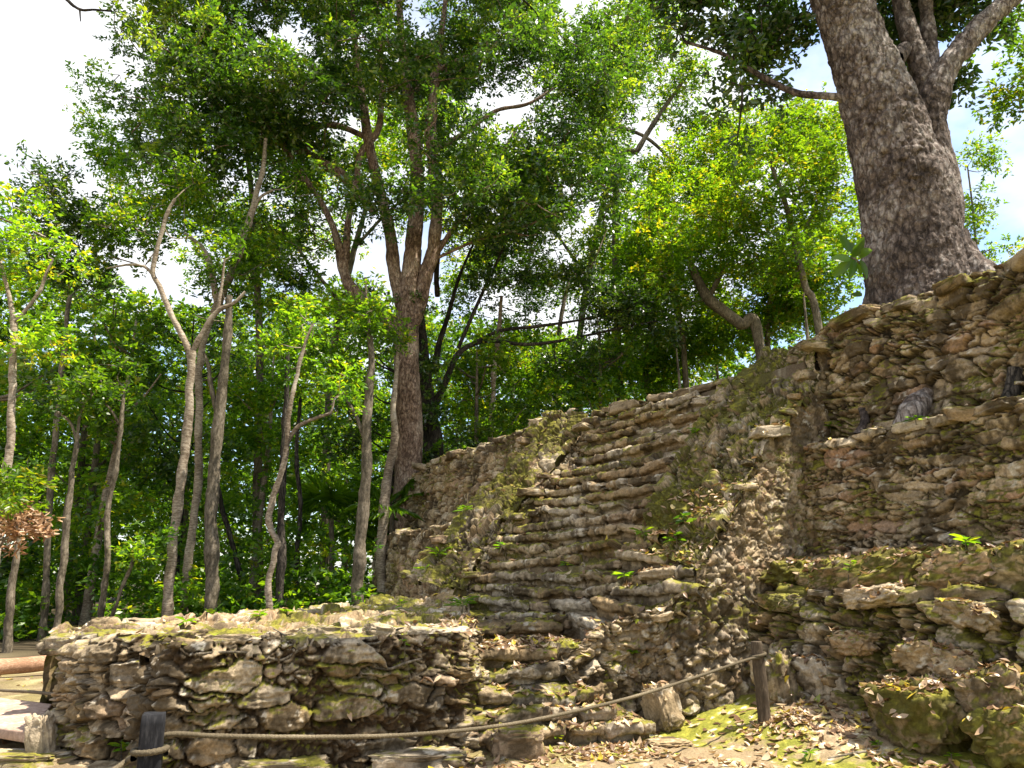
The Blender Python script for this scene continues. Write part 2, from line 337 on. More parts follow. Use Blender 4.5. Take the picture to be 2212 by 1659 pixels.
gc = mix(gc, mix(C(.13, .135, .016) * np.ones(gP.shape), C(.24, .23, .03), sst(q3, -.2, .6)), sst(q + .45 * q2 + .42 * rgt, .0, .3) * (.3 + .65 * rgt))
gc = mix(gc, C(.62, .58, .50), sst(q3 + .3 * q2, .62, .8) * .8 * rgt)
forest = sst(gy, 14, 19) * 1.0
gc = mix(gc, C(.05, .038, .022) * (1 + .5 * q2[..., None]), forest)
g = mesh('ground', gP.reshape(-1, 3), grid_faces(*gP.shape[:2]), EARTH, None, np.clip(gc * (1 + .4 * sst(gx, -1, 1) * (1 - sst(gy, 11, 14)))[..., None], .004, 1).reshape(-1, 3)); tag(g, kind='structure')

# ------------------------------------------------------------------ the ruin
ruin = empty('stepped_ruin', uw(-2.5, 3, 0), 'large mossy stepped stone ruin with a steep central stairway and side walls', 'ruin')
UI, UL, ULO = -1.5, -4.9, -6.1
Rout = np.array([ptu(*p, 0.0) for p in ((1500, 1222), (1562, 1120), (1622, 1013), (1642, 955), (1690, 905), (1728, 865), (1768, 800), (1762, 738))])
Rin = np.array([ptu(*p, UI) for p in ((1372, 1182), (1400, 1103), (1450, 1030), (1496, 953), (1530, 895), (1556, 850), (1610, 800), (1660, 765))])
Lin = np.array([ptu(*p, UL) for p in ((1008, 1292), (1054, 1194), (1120, 1120), (1190, 1040), (1248, 975), (1268, 905))])
Lout = np.array([ptu(*p, ULO) for p in ((878, 1272), (943, 1186), (1000, 1123), (1041, 1082), (1090, 1030), (1136, 960), (1180, 900))])
for a in (Rout, Rin, Lin, Lout): a[:, 2] = np.maximum.accumulate(a[:, 2])
# stair ends by height
Rst = np.vstack([[ptu(1395, 1345, -.35)], [ptu(1492, 1290, 0)], [ptu(1500, 1235, 0)], [lerp(Rout[0], Rin[0], .55) + [0, 0, .1]], Rin[1:]])
Lst = np.vstack([Lin[0] - EW * .25 + [0, 0, -.25], Lin])
def at_z(P, z):
    return np.array([np.interp(z, P[:, 2], P[:, 0]), np.interp(z, P[:, 2], P[:, 1]), z])
stair = bpy.data.objects.new('stairway', None); COL.objects.link(stair); stair.parent = ruin
def step_mesh(name, parent, Lp, Rp, h, g, seed, moss=.5, res=.014, sag=.05, stl=(.25, .75), amp=1.0, tone=1.0, stain=.5):
    rng = np.random.default_rng(seed); Lp, Rp = np.asarray(Lp, float), np.asarray(Rp, float)
    along = Rp - Lp; Ln = np.linalg.norm(along); hd = along.copy(); hd[2] = 0; hd /= np.linalg.norm(hd)
    out = np.array([hd[1], -hd[0], 0]);
    ctrl = np.array([(-.12, -h - .16), (-.075, -h), (-.065, -h * .6), (-.035, -.125), (.025, -.105), (.042, -.085), (.045, -.03), (.03, -.004), (-.04, .004), (-g, .0), (-g - .22, .03)])
    d = np.r_[0, np.cumsum(np.linalg.norm(np.diff(ctrl, axis=0), axis=1))]; nt = max(int(d[-1] / res), 16)
    s = np.linspace(0, d[-1], nt); pr = np.stack([np.interp(s, d, ctrl[:, 0]), np.interp(s, d, ctrl[:, 1])], 1)
    k = np.ones(3) / 3; pr = np.stack([np.convolve(np.pad(pr[:, i], 1, mode='edge'), k, 'valid') for i in (0, 1)], 1)
    tn = np.gradient(pr, axis=0); nn = np.stack([-tn[:, 1], tn[:, 0]], 1) * -1; nn /= np.linalg.norm(nn, axis=1, keepdims=True)
    if nn[nt // 4, 0] < 0: nn = -nn
    ns = max(int(Ln / res), 12); f = np.linspace(0, 1, ns)
    base = Lp + along * f[:, None]; base[:, 2] -= sag * np.sin(np.pi * f)
    P = base[:, None] + out * pr[None, :, :1] + np.array([0, 0, 1]) * pr[None, :, 1:]
    a = np.repeat((f * Ln)[:, None], nt, 1) + .05 * fbm(P * 5, 3, seed + 3)
    xs = [-.4]
    while xs[-1] < Ln + .5: xs.append(xs[-1] + rng.uniform(*stl))
    xs = np.array(xs); i = np.clip(np.searchsorted(xs, a) - 1, 0, len(xs) - 2); n = len(xs)
    dd = np.minimum(a - xs[i], xs[i + 1] - a); ctr = (xs[i] + xs[i + 1]) / 2
    j = np.sqrt(np.clip(1 - (1 - np.clip((dd + .010 * fbm(P * 14, 2, seed + 4)) / .03, 0, 1)) ** 2, 0, 1))
    o1 = rng.normal(0, .042, n) * amp; o2 = rng.normal(0, .022, n) * amp; t1 = rng.normal(0, .10, n) * amp; t2 = rng.normal(0, .07, n) * amp; o1[rng.random(n) < .12] -= .09; o2[o1 < -.08] -= .07
    front = np.clip((pr[:, 0] + g) / g, 0, 1)[None]
    low = fbm(np.stack([a * .9, a * 0 + seed, a * 0], -1), 3, seed + 8)
    ov = (o1[i] + t1[i] * (a - ctr) + .07 * low) * front; uv = (o2[i] + t2[i] * (a - ctr)) * sst(front, .1, .5)
    nz = fbm(P * 7, 5, seed + 31, .62); st = fbm(P * np.array([3, 3, 30]), 3, seed + 21)
    D = -.055 * (1 - j) * front + .030 * nz + .022 * (np.abs(fbm(P * 4, 4, seed + 33)) - .2) + .012 * st - .03 * sst(fbm(P * 3, 3, seed + 70), .2, .9)
    Q = P + out * ov[..., None] + np.array([0, 0, 1.0]) * uv[..., None] + (out * nn[None, :, :1] + np.array([0, 0, 1]) * nn[None, :, 1:]) * D[..., None]
    N2 = grid_normals(Q)
    if np.mean(N2[..., 2]) < 0: N2 = -N2
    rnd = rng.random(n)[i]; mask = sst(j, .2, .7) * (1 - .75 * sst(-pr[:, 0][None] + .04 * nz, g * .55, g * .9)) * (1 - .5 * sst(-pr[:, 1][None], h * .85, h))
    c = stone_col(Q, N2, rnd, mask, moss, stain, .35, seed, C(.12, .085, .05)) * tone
    return mesh(name, Q.reshape(-1, 3), grid_faces(ns, nt), STONE, parent, c.reshape(-1, 3))
zs = np.linspace(1.12, min(Lin[-1, 2], Rin[-1, 2]) + .02, 18); tread = []
for k, z in enumerate(zs):
    Lp, Rp = at_z(Lst, z), at_z(Rst, z)
    dh = (Rp - Lp)[:2]; dh /= np.linalg.norm(dh); Lp[:2] -= dh * .1; Rp[:2] += dh * .12
    h = zs[1] - zs[0]
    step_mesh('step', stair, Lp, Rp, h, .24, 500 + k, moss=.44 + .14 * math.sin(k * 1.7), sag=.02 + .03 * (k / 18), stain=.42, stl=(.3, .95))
    tread.append((Lp, Rp))
# balustrades
bal = bpy.data.objects.new('balustrade', None); COL.objects.link(bal); bal.parent = ruin; bal['label'] = 'near right balustrade with moss and flat pale slabs on its sloping top'
wall('sloping_top', bal, np.array([Rout + EU * .07 - [0, 0, .07], Rout - EU * .03 + [0, 0, .02]])[0], Rin + [0, 0, .05], res=.013, sa=.42, sb=.30, prot=(.03, .10), seed=21, miss=.42, moss=.98, stain=.36, warm=.3, rough=.03, warp=1.6, dirt=C(.075, .065, .02), split=.2, level=False, joint=.12)
Rb = Rout.copy(); Rb[:, 2] = -.1; Rb[0] = Rout[0] * [1, 1, 0] + [0, 0, -.1]
extra = uw(0, 3.6, 4.7)
wall('side_face', bal, np.vstack([Rb, [extra * [1, 1, 0]]]), np.vstack([Rout, [extra]]), res=.012, sa=.2, sb=.1, prot=(.0, .06), seed=22, miss=.2, moss=.28, stain=.36, warm=.6, rough=.03, warp=1.3, dirt=C(.26, .185, .11), roundtop=.02, flip=A0 + EU * 20 + [0, 0, 2], rubble=.022)
bal2 = bpy.data.objects.new('balustrade', None); COL.objects.link(bal2); bal2.parent = ruin; bal2['label'] = 'far left balustrade with mossy sloping top'
wall('sloping_top', bal2, Lin + [0, 0, .12], Lout + [0, 0, .1], res=.016, sa=.5, sb=.34, prot=(.03, .13), seed=23, miss=.3, moss=.86, stain=.40, warm=.35, rough=.04, warp=1.6, split=.25, level=False, joint=.14)
Li2 = Lin.copy(); Li2[:, 2] -= .5
wall('side_face', bal2, Li2, Lin + [0, 0, .14], res=.017, sa=.25, sb=.14, seed=24, moss=.4)
# right-hand terrace walls
def wline(w, z, u0, u1, n=2): return [uw(lerp(u0, u1, k / (n - 1)), w, z) for k in range(n)]
wall('terrace_wall', ruin, wline(1.02, -.1, -.1, 5), wline(1.27, 1.42, -.1, 5), res=.0125, sa=.36, sb=.23, prot=(.03, .19), seed=31, miss=.2, moss=.66, stain=.40, warm=.3, rough=.055, warp=1.5, roundtop=.06, dirt=C(.052, .038, .02), joint=.22, gap=.09, split=.45, label='lowest right wall of rounded mossy stones with deep gaps')
wall('terrace_wall', ruin, wline(1.78, 1.40, -.1, 5), wline(1.86, 1.88, -.1, 5), sa=.9, sb=.7, prot=(.06, .16), seed=32, miss=0, moss=1.0, stain=.45, warm=.4, rough=.05, warp=1.4, roundtop=.17, split=.15, dirt=C(.06, .045, .025), joint=.3, gap=.08, label='low row of moss topped boulders above the lowest wall')
wall('terrace_wall', ruin, wline(2.2, 1.75, -.15, 5), wline(2.32, 3.36, -.15, 5), res=.0125, sa=.36, sb=.115, prot=(.012, .07), seed=33, miss=.08, moss=.30, stain=.42, warm=.9, rough=.026, warp=1.1, roundtop=.04, dirt=C(.062, .046, .024), gap=.05, split=.4, label='tall tan wall of thin flat courses')
wall('terrace_wall', ruin, wline(2.86, 3.2, -.6, 5), [uw(-.6, 2.95, 4.95), uw(.3, 2.98, 5.2), uw(1, 3, 5.22), uw(5, 3.05, 5.1)], res=.0125, sa=.44, sb=.17, prot=(.02, .14), seed=34, miss=.08, moss=.48, stain=.56, warm=.8, rough=.04, warp=1.4, roundtop=.06, split=.55, dirt=C(.045, .034, .02), gap=.08, label='topmost dark wall beneath the big tree')
# left-hand terrace walls
wall('terrace_wall', ruin, wline(1.15, .3, -15, -5.9), wline(1.3, 2.82, -15, -5.9), res=.024, sa=.42, sb=.2, prot=(.02, .1), seed=35, miss=.05, moss=.36, stain=.42, warm=.6, rough=.03, dirt=C(.06, .045, .025), mat=STONE_FAR, gap=.06, label='lower left wall beside the slender tree')
wall('terrace_wall', ruin, wline(2.15, 2.7, -15, -5.6), [uw(-15, 2.3, 4.72), uw(-11, 2.3, 4.8), uw(-8, 2.3, 4.92), uw(-5.6, 2.3, 4.98)], res=.024, sa=.5, sb=.22, prot=(.02, .12), seed=36, miss=.05, moss=.40, stain=.42, warm=.5, rough=.03, roundtop=.05, dirt=C(.06, .045, .025), mat=STONE_FAR, gap=.07, label='upper left wall beside the tall central tree')
# earth fill: the ledges and the mass behind the faces
cu, cw = np.meshgrid(np.arange(-15, 5.2, .045), np.r_[np.arange(-1.2, 3.6, .045), np.arange(3.6, 9, .25)], indexing='ij')
def core_z(u, w):
    right = np.interp(w, [1.12, 1.32, 1.80, 1.97, 2.25, 2.42, 2.92, 3.1, 4.5], [-.3, 1.40, 1.52, 1.84, 1.95, 3.33, 3.42, 5.02, 5.2])
    left = np.interp(w, [1.22, 1.40, 2.2, 2.42, 6], [-.3, 2.74, 2.9, 4.70, 4.95])
    lz = np.interp(w, np.array([(p - A0) @ EW for p in Lin]), Lin[:, 2]); rz = np.interp(w, np.array([(p - A0) @ EW for p in Rout]), Rout[:, 2])
    rz2 = np.interp(w, np.array([(p - A0) @ EW for p in Rin]), Rin[:, 2])
    mid = np.where(u > UI, lerp(rz2, rz, np.clip((u - UI) / 1.5, 0, 1)), lerp(lz, rz2, np.clip((u - UL) / (UI - UL), 0, 1)))
    w0 = np.interp(u, [-6.1, -4.9, -1.5, 0], [-.55, -.35, .25, .45])
    mid = np.where(w < w0 + .12, 0.0, mid - .34)
    mid = np.where(w > 2.6, np.maximum(mid, 4.6), mid)
    return np.where(u > -.14, right, np.where(u < -5.95, left, mid))
cz = core_z(cu, cw); cP = A0 + EU * cu[..., None] + EW * cw[..., None]; cP[..., 2] = cz
cP[..., 2] += .03 * fbm(cP * 3, 4, 900, .6) + .012 * fbm(cP * 14, 3, 903)
cN = grid_normals(cP); cN[cN[..., 2] < 0] *= -1
cc = mix(SOIL * np.ones(cP.shape), C(.30, .25, .17), sst(fbm(cP * 6, 4, 905, .6), .1, .7))
cc = mix(cc, mix(MOSS * np.ones(cP.shape), MOSS2, sst(fbm(cP * 12, 2, 907), -.3, .6)), sst(fbm(cP * 1.6, 3, 906), -.15, .35) * .8)
mesh('earth_fill', cP.reshape(-1, 3), grid_faces(*cP.shape[:2]), EARTH, ruin, np.clip(cc, .004, 1).reshape(-1, 3))
# collapsed rubble face below the right balustrade
rb_b = [ptz(1228, 1490, .42), ptz(1310, 1525, .22), ptz(1390, 1562, .0), ptz(1470, 1590, -.08), A0 + EW * .5 + EU * .06, A0 + EW * 1.3 + EU * .02]
rb_t = [ptY(1215, 1420, 9.0), ptY(1290, 1352, 9.25), ptu(1400, 1318, -.28), ptu(1500, 1262, -.02), ptu(1540, 1180, .0), ptu(1600, 1060, 0) + EU * .0]
wall('rubble_face', ruin, rb_b, rb_t, res=.012, sa=.34, sb=.18, prot=(.0, .12), seed=41, miss=.2, moss=.48, stain=.44, warm=.4, rough=.055, warp=1.8, dirt=C(.12, .088, .05), smoothn=31, rubble=.055, label='collapsed rubble face at the foot of the right balustrade')
# coping stones along edges (each its own part)
rs = np.random.default_rng(77)
def coping(line, n, size, seed, moss=.5, dz=0.0, jit=.05):
    L, _ = resample(line, n * 4)
    for k in range(n):
        p = L[min(int((k + rs.uniform(.2, .8)) * 4), n * 4 - 1)] + np.array([*rs.normal(0, jit, 2), dz + rs.normal(0, .02)])
        sz = rs.uniform(*size)
        dirn = L[-1] - L[0]; rock('coping_stone', p, (sz * rs.uniform(1.1, 1.9), sz * rs.uniform(.8, 1.2), sz * rs.uniform(.35, .6)), seed + k, ruin, moss, .45, .4, math.atan2(dirn[1], dirn[0]) + rs.normal(0, .35), 18, .6, .16, tuple(rs.normal(0, .12, 2)))
coping(wline(1.34, 1.45, .1, 3.3), 9, (.16, .34), 700, .6, .0)
coping(wline(2.4, 3.36, .1, 3.6), 9, (.12, .3), 720, .4)
coping([uw(-.2, 3.0, 4.9), uw(.4, 3.05, 5.1), uw(4, 3.1, 5.1)], 12, (.16, .42), 740, .5)
coping(wline(2.4, 4.84, -14.5, -6), 14, (.2, .45), 760, .4)
coping(wline(1.4, 2.8, -14.5, -6.2), 8, (.2, .4), 780, .4)
coping([tread[-1][0] + EW * .2 + [0, 0, .1], tread[-1][1] + EW * .3 + [0, 0, .1]], 10, (.2, .4), 800, .4)
coping(Rout[1:], 8, (.12, .3), 820, .5, -.02)
coping(Lout, 9, (.15, .34), 840, .5, .05)
coping(Lin, 7, (.14, .3), 860, .5, .1)
coping(rb_t[:4], 4, (.12, .22), 880, .5, -.12)
# mossy boulders built into the foot of the lowest right wall
for k, (x, y, w, d, ms) in enumerate(((1685, 1470, .95, (.5, .45, .62), 1.0), (1770, 1465, 1.08, (.5, .3, .42), .5), (1985, 1545, .78, (.8, .6, .6), 1.15), (2150, 1500, .92, (.55, .45, .4), .7), (2190, 1590, .75, (.66, .5, .45), 1.05), (2075, 1440, 1.05, (.42, .35, .3), .6), (1900, 1290, 1.2, (.62, .4, .22), .25), (1700, 1300, 1.22, (.42, .35, .22), .7), (2090, 1320, 1.2, (.6, .35, .24), .8), (1985, 1420, 1.08, (.45, .3, .28), .45), (1850, 1390, 1.08, (.5, .3, .24), .4))):
    p = ptw(x, y, w); rock('boulder', p, d, 910 + k, ruin, ms, .34, .25, math.atan2(EU[1], EU[0]) + .2 * math.sin(k * 3), 48, .86, .20, (.15 * math.sin(k), .12 * math.cos(2 * k)))
for k, (u_, dx, dz) in enumerate(((.25, .55, .34), (.85, .75, .42), (1.6, 1.0, .52), (2.45, .85, .50), (3.25, 1.0, .56), (4.2, 1.0, .5))):
    rock('boulder', uw(u_, 1.72, 1.64), (dx * 1.05, .85, dz * 1.05), 990 + k, ruin, 1.3, .1, .3, math.atan2(EU[1], EU[0]) + .1 * math.sin(k * 3), 52, .95, .15, (.08 * math.sin(k), .06), 'mossy boulder of the low row above the lowest wall')
# big grey block standing against the rubble
rock('fallen_block', ptz(1432, 1530, .25) + [0, .05, 0], (.26, .34, .46), 931, ruin, .05, .2, 0, .5, 44, .5, .08, (-.25, .12), 'upright grey block at the foot of the rubble face', 1.0)
rock('fallen_block', ptz(1530, 1535, .12), (.5, .3, .3), 932, ruin, .2, .3, .5, .7, 40, .6, .12, (0, .1))
# the few steps beside the platform
sidestair = bpy.data.objects.new('side_stairs', None); COL.objects.link(sidestair); sidestair.parent = ruin
side = [((1062, 1588, .16), (1385, 1550, .20)), ((1028, 1545, .33), (1310, 1523, .34)), ((1004, 1494, .50), (1262, 1486, .50)), ((1000, 1447, .69), (1225, 1436, .68)), ((1000, 1402, .87), (1250, 1392, .88)), ((1000, 1352, 1.02), (1300, 1338, 1.08))]
for k, (a, b) in enumerate(side):
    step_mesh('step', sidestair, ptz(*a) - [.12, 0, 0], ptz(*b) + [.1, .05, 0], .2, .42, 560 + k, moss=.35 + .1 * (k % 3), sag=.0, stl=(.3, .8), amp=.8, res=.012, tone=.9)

# ------------------------------------------------------------------ low platform in front
plat = empty('stone_platform', (-2, 8.5, 0), 'low crumbling stone platform with squared corner and sunlit top in front of the ruin', 'stone platform')
fr = np.array([[-4.6, 8.6], [-4.42, 8.0], [-3.88, 7.70], [-3.36, 7.56], [-3.24, 7.12], [-2.72, 6.92], [-1.6, 7.38], [-.5, 7.86], [-.42, 8.3], [-.45, 9.6]])
tz = np.array([.95, .98, 1.10, 1.08, 1.06, 1.08, 1.08, 1.10, 1.06, 1.06])
fb = np.c_[fr, np.full(len(fr), -.12)]; ft = np.c_[fr, tz]
fr[2] = [-3.86, 7.66]; fr[3] = [-3.22, 7.70]; fr[4] = [-3.27, 7.20]; fr[5] = [-2.86, 6.92]; fb = np.c_[fr, np.full(len(fr), -.12)]; ft = np.c_[fr, tz]
def corner(P): return .50 + .9 * (1 - sst(P[..., 0], -2.9, -2.6)) * sst(P[..., 0], -3.4, -3.2) + .12 * sst(P[..., 0], -2.6, -2.2)  # much darker over the left corner face, slightly darker along the main face
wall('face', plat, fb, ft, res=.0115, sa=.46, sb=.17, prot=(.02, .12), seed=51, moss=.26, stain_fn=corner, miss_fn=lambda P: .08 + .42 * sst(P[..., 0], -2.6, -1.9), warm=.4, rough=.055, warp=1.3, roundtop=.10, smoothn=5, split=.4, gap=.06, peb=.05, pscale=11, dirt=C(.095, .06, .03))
bk = np.array([ptz(108, 1372, .95), ptz(150, 1352, 1.05), ptz(215, 1347, 1.10), ptz(330, 1343, 1.12), ptz(400, 1340, 1.12), ptz(460, 1328, 1.13), ptz(600, 1320, 1.15), ptz(740, 1313, 1.17), ptz(850, 1304, 1.2), ptY(1010, 1290, 12.6)])
ft2 = ft.copy(); ft2[:, 2] -= .15; ft2 = np.vstack([ft2]); ft2[:, 1] += .02
wall('top', plat, ft2, bk, res=.018, sa=.6, sb=.4, prot=(.02, .11), seed=52, miss=.35, moss=.40, stain=.28, warm=.5, rough=.035, warp=1.5, dirt=C(.34, .23, .12), flip=(0, 8, 30), split=.3, level=False, gap=.02, joint=.15)
bkb = bk.copy(); bkb[:, 2] = -.1
wall('back_face', plat, bkb, bk, res=.06, sa=.4, sb=.25, seed=53, flip=(-3, 40, 1))
for k, (x, y, z, d) in enumerate(((130, 1392, .97, (.4, .3, .2)), (245, 1385, 1.02, (.7, .4, .22)), (370, 1392, 1.03, (.5, .4, .2)), (490, 1392, 1.03, (.5, .35, .18)), (700, 1378, 1.05, (.6, .4, .24)), (830, 1372, 1.06, (.45, .4, .2)), (945, 1380, 1.04, (.66, .42, .22)), (800, 1330, 1.12, (.8, .6, .3)), (550, 1338, 1.1, (.5, .5, .2)), (350, 1352, 1.08, (.9, .5, .2)), (600, 1385, 1.05, (.35, .3, .18)), (310, 1372, 1.06, (.4, .3, .2)))):
    rock('coping_stone', ptz(x, y, z - .05) + [0, .07, 0], d, 950 + k, plat, .22, .3, .35, .35 + .3 * math.sin(k * 2), 34, .6, .18, (.06 * math.cos(k), .1 * math.sin(k)))
for k, (x, y, d) in enumerate(((1405, 1240, (.5, .4, .18)), (1460, 1232, (.45, .4, .16)), (1495, 1245, (.35, .35, .2)), (1380, 1215, (.5, .4, .2)), (1440, 1200, (.5, .35, .14)))):
    rock('coping_stone', ptu(x, y, -.1 - .011 * (1500 - x)) + EW * .12, d, 970 + k, ruin, .5, .4, .3, math.atan2(EU[1], EU[0]), 30, .6, .16, (.1, .05))
# ------------------------------------------------------------------ trees
def tube(pts, rad, sides=12, seg=.12, rough=.04, seed=0, flute=0.0, flake=0.0):
    pts = np.asarray(pts, float); rad = np.asarray(rad, float)
    Ln = np.sum(np.linalg.norm(np.diff(pts, axis=0), axis=1)); n = max(int(Ln / seg), len(pts) * 2, 4)
    Pc = catmull(pts, n); r = np.interp(np.linspace(0, len(pts) - 1, n), np.arange(len(pts)), rad)
    T = np.gradient(Pc, axis=0); T /= np.linalg.norm(T, axis=1, keepdims=True) + 1e-9
    U = np.zeros_like(T); u = np.cross(T[0], [0.3, 1, 0.1]); u /= np.linalg.norm(u)
    for i in range(n):
        u = u - T[i] * (u @ T[i]); u /= np.linalg.norm(u) + 1e-9; U[i] = u
    W = np.cross(T, U); an = np.linspace(0, 2 * np.pi, sides, endpoint=False)
    D = U[:, None] * np.cos(an)[None, :, None] + W[:, None] * np.sin(an)[None, :, None]
    P = Pc[:, None] + D * r[:, None, None]
    k = 1 + rough * 2.2 * fbm(P * (0.5 / max(rad.max(), .04)), 3, seed) + rough * fbm(P * (2.5 / max(rad.max(), .04)), 3, seed + 5)
    if flute:
        hgt = np.linspace(0, 1, n)[:, None]
        k = k + flute * np.exp(-hgt * 3.5) * (np.cos(an * 5 + 1.1 * seed + 1.4 * hgt) * .5 + .5 * np.cos(an * 3 + seed))
    P = Pc[:, None] + D * (r[:, None] * k)[..., None]
    if flake: P = P + D * flaky(P.reshape(-1, 3), seed + 40, flake).reshape(P.shape[:2])[..., None]
    i = np.arange(n * sides).reshape(n, sides); j = np.roll(i, -1, 1)
    Fq = np.stack([i[:-1], j[:-1], j[1:], i[1:]], -1).reshape(-1, 4)
    return P.reshape(-1, 3), Fq
def flaky(V, seed, amp=.02):
    d, rid = worley(V * np.array([8, 8, 3.4]) + 1.4 * fbm(V * 3, 3, seed)[:, None], seed)
    d2, rid2 = worley(V * np.array([19, 19, 8.0]) + 1.2 * fbm(V * 6, 2, seed)[:, None], seed + 3)
    k = sst(fbm(V * np.array([1.6, 1.6, .8]), 3, seed + 9), -.35, .4)
    return (amp * (rid - .5) - amp * .9 * sst(d, .5, .75)) * k + amp * .7 * (rid2 - .5) + amp * .8 * fbm(V * np.array([7, 7, 2.2]), 4, seed + 11, .6)
def join(parts):
    V, Fq, o = [], [], 0
    for v, f in parts: V.append(v); Fq.append(f + o); o += len(v)
    return np.vstack(V), np.vstack(Fq)
def leaf_mesh(pos, dirv, rng, ln, wd, up=.6, detail=1, tbase=0.0, trange=1.0, droop=.25):
    n = len(pos); ln = ln * rng.uniform(.6, 1.25, n)[:, None]; wd = wd * rng.uniform(.7, 1.2, n)[:, None]
    d = dirv + np.array([0, 0, -droop]); d /= np.linalg.norm(d, axis=1, keepdims=True) + 1e-9
    nr = rng.normal(0, 1, (n, 3)) * (1 - up) + np.array([0, 0, up]); s = np.cross(d, nr); s /= np.linalg.norm(s, axis=1, keepdims=True) + 1e-9
    nn = np.cross(s, d)
    tint = np.clip(tbase + trange * rng.random(n) ** 1.3, 0, 1)
    if detail == 0:
        V = np.stack([pos, pos + d * ln * .5 + s * wd * .5 + nn * wd * .15, pos + d * ln, pos + d * ln * .5 - s * wd * .5 + nn * wd * .15], 1)
        Fq = np.arange(n * 4).reshape(n, 4); return V.reshape(-1, 3), Fq, np.repeat(tint, 4)
    V = np.stack([pos, pos + d * ln * .38 + s * wd * .5 + nn * wd * .2, pos + d * ln * .75 + s * wd * .36 + nn * wd * .1, pos + d * ln - nn * ln * .1,
                  pos + d * ln * .75 - s * wd * .36 + nn * wd * .1, pos + d * ln * .38 - s * wd * .5 + nn * wd * .2], 1)
    b = np.arange(n)[:, None] * 6
    Fq = np.concatenate([b + [0, 1, 2, 3], b + [0, 3, 4, 5]]); return V.reshape(-1, 3), Fq, np.repeat(tint, 6)
def sphere(rng, n, p=.5):
    d = rng.normal(0, 1, (n, 3)); d /= np.linalg.norm(d, axis=1, keepdims=True); return d * rng.random(n)[:, None] ** p
def crown_geo(cl, nodes_, rng, per, rad, ln, wd, detail=0, twig_r=.02, trange=1.0, up=.6, flat=.75, tvar=.25, nl=9, limit=9e9):
    """cl: sub-cluster centres (k,3). twigs run from the nearest woody node to each cluster; leaves sit in whorls on the twig ends."""
    wood, LV, LF, LT, o = [], [], [], [], 0
    nodes_ = np.asarray(nodes_); k = len(cl)
    allp, alld, allt = [], [], []
    if twig_r > 0 and k:
        d0 = np.linalg.norm(cl[:, None] - nodes_[None], axis=2).min(1) if k * len(nodes_) < 4e6 else np.array([np.linalg.norm(nodes_ - c, axis=1).min() for c in cl])
        cl = cl[np.argsort(d0)]; known = np.vstack([nodes_, cl]); kn = len(nodes_)
    for i in range(k):
        c = cl[i]
        if twig_r > 0:
            kk = known[:kn + i]; dd = np.linalg.norm(kk - c, axis=1) + np.maximum(kk[:, 2] - c[2], 0) * .5; q = kk[np.argmin(dd)]; dm = dd.min()
            if dm < limit and dm < 3.5:
                m = lerp(q, c, .5) + rng.normal(0, .12, 3) * min(1.2, dm) + np.array([0, 0, -.06 * dm]); rr = twig_r * (1.5 if dm > .9 else 1)
                wood.append(tube([q, m, c], [rr * 1.5, rr * 1.15, rr * .7], 4, .4, 0, 0))
        m = int(per * rng.uniform(.6, 1.4)); nt = max(m // nl, 1)
        ends = c + sphere(rng, nt, .45) * rad * np.array([1, 1, flat]) * rng.uniform(.75, 1.25)
        ax = ends - c + np.array([0, 0, .15]); ax /= np.linalg.norm(ax, axis=1, keepdims=True) + 1e-9
        pos = np.repeat(ends, nl, 0) + rng.normal(0, .035 + .1 * rad * .3, (nt * nl, 3))
        dr = np.repeat(ax, nl, 0) * .5 + rng.normal(0, .75, (nt * nl, 3)) * np.array([1, 1, .55])
        allp.append(pos); alld.append(dr); allt.append(np.full(len(pos), rng.normal(0, tvar)))
    pos = np.vstack(allp); dr = np.vstack(alld); tb = np.concatenate(allt)
    V, Fq, ti = leaf_mesh(pos, dr, rng, ln, wd, up, detail, 0, trange)
    ti = np.clip(ti + np.repeat(tb, len(V) // len(pos)), 0, 1)
    return wood, V, Fq, ti
def crown_mesh(V, Fq, ti, wood, leaf, bark, t):
    n = len(Fq); m = 0
    if wood:
        W, Wf = join(wood); Fq = np.vstack([Fq, Wf + len(V)]); m = len(Wf); V = np.vstack([V, W]); ti = np.r_[ti, np.zeros(len(W))]
    return mesh('crown', V, Fq, None, t, None, ti, False, [leaf, bark], np.r_[np.zeros(n, int), np.ones(m, int)])
def fill_ellipsoids(E, rng, gap, seed=0, keep=.0, sc_=.45):
    """E rows: centre(3), radii(3). Returns cluster centres spread through their union, with holes."""
    out = []
    for e in E:
        c, r = np.array(e[:3]), np.array(e[3:6]); n = max(int(4.19 * np.prod(r) / gap ** 3 * 1.9), 6)
        out.append(c + sphere(rng, n, .42) * r)
    P = np.vstack(out); k = fbm(P * sc_, 3, seed) > keep
    return P[k] if k.sum() > .4 * len(P) or len(P) > 60 and k.sum() > 20 else P
def px_ell(rows, Y):
    out = []
    for x, y, rx, ry, dy, ry2 in rows:
        p = ptY(x, y, Y + dy); s = (Y + dy) / F; out.append([*p, rx * s, ry2, ry * s * 1.02])
    return out
def px_line(pts, Y, sway=0, seed=0):
    """pts rows: photo x, photo y, photo width[, extra depth] -> points and radii"""
    P, r = [], []
    for q in pts:
        p = ptY(q[0], q[1], Y + (q[3] if len(q) > 3 else 0)); P.append(p); dep = (p - CAM) @ np.array([0, CP, SP]); r.append(q[2] * dep / F / 2)
    return np.array(P), np.array(r)
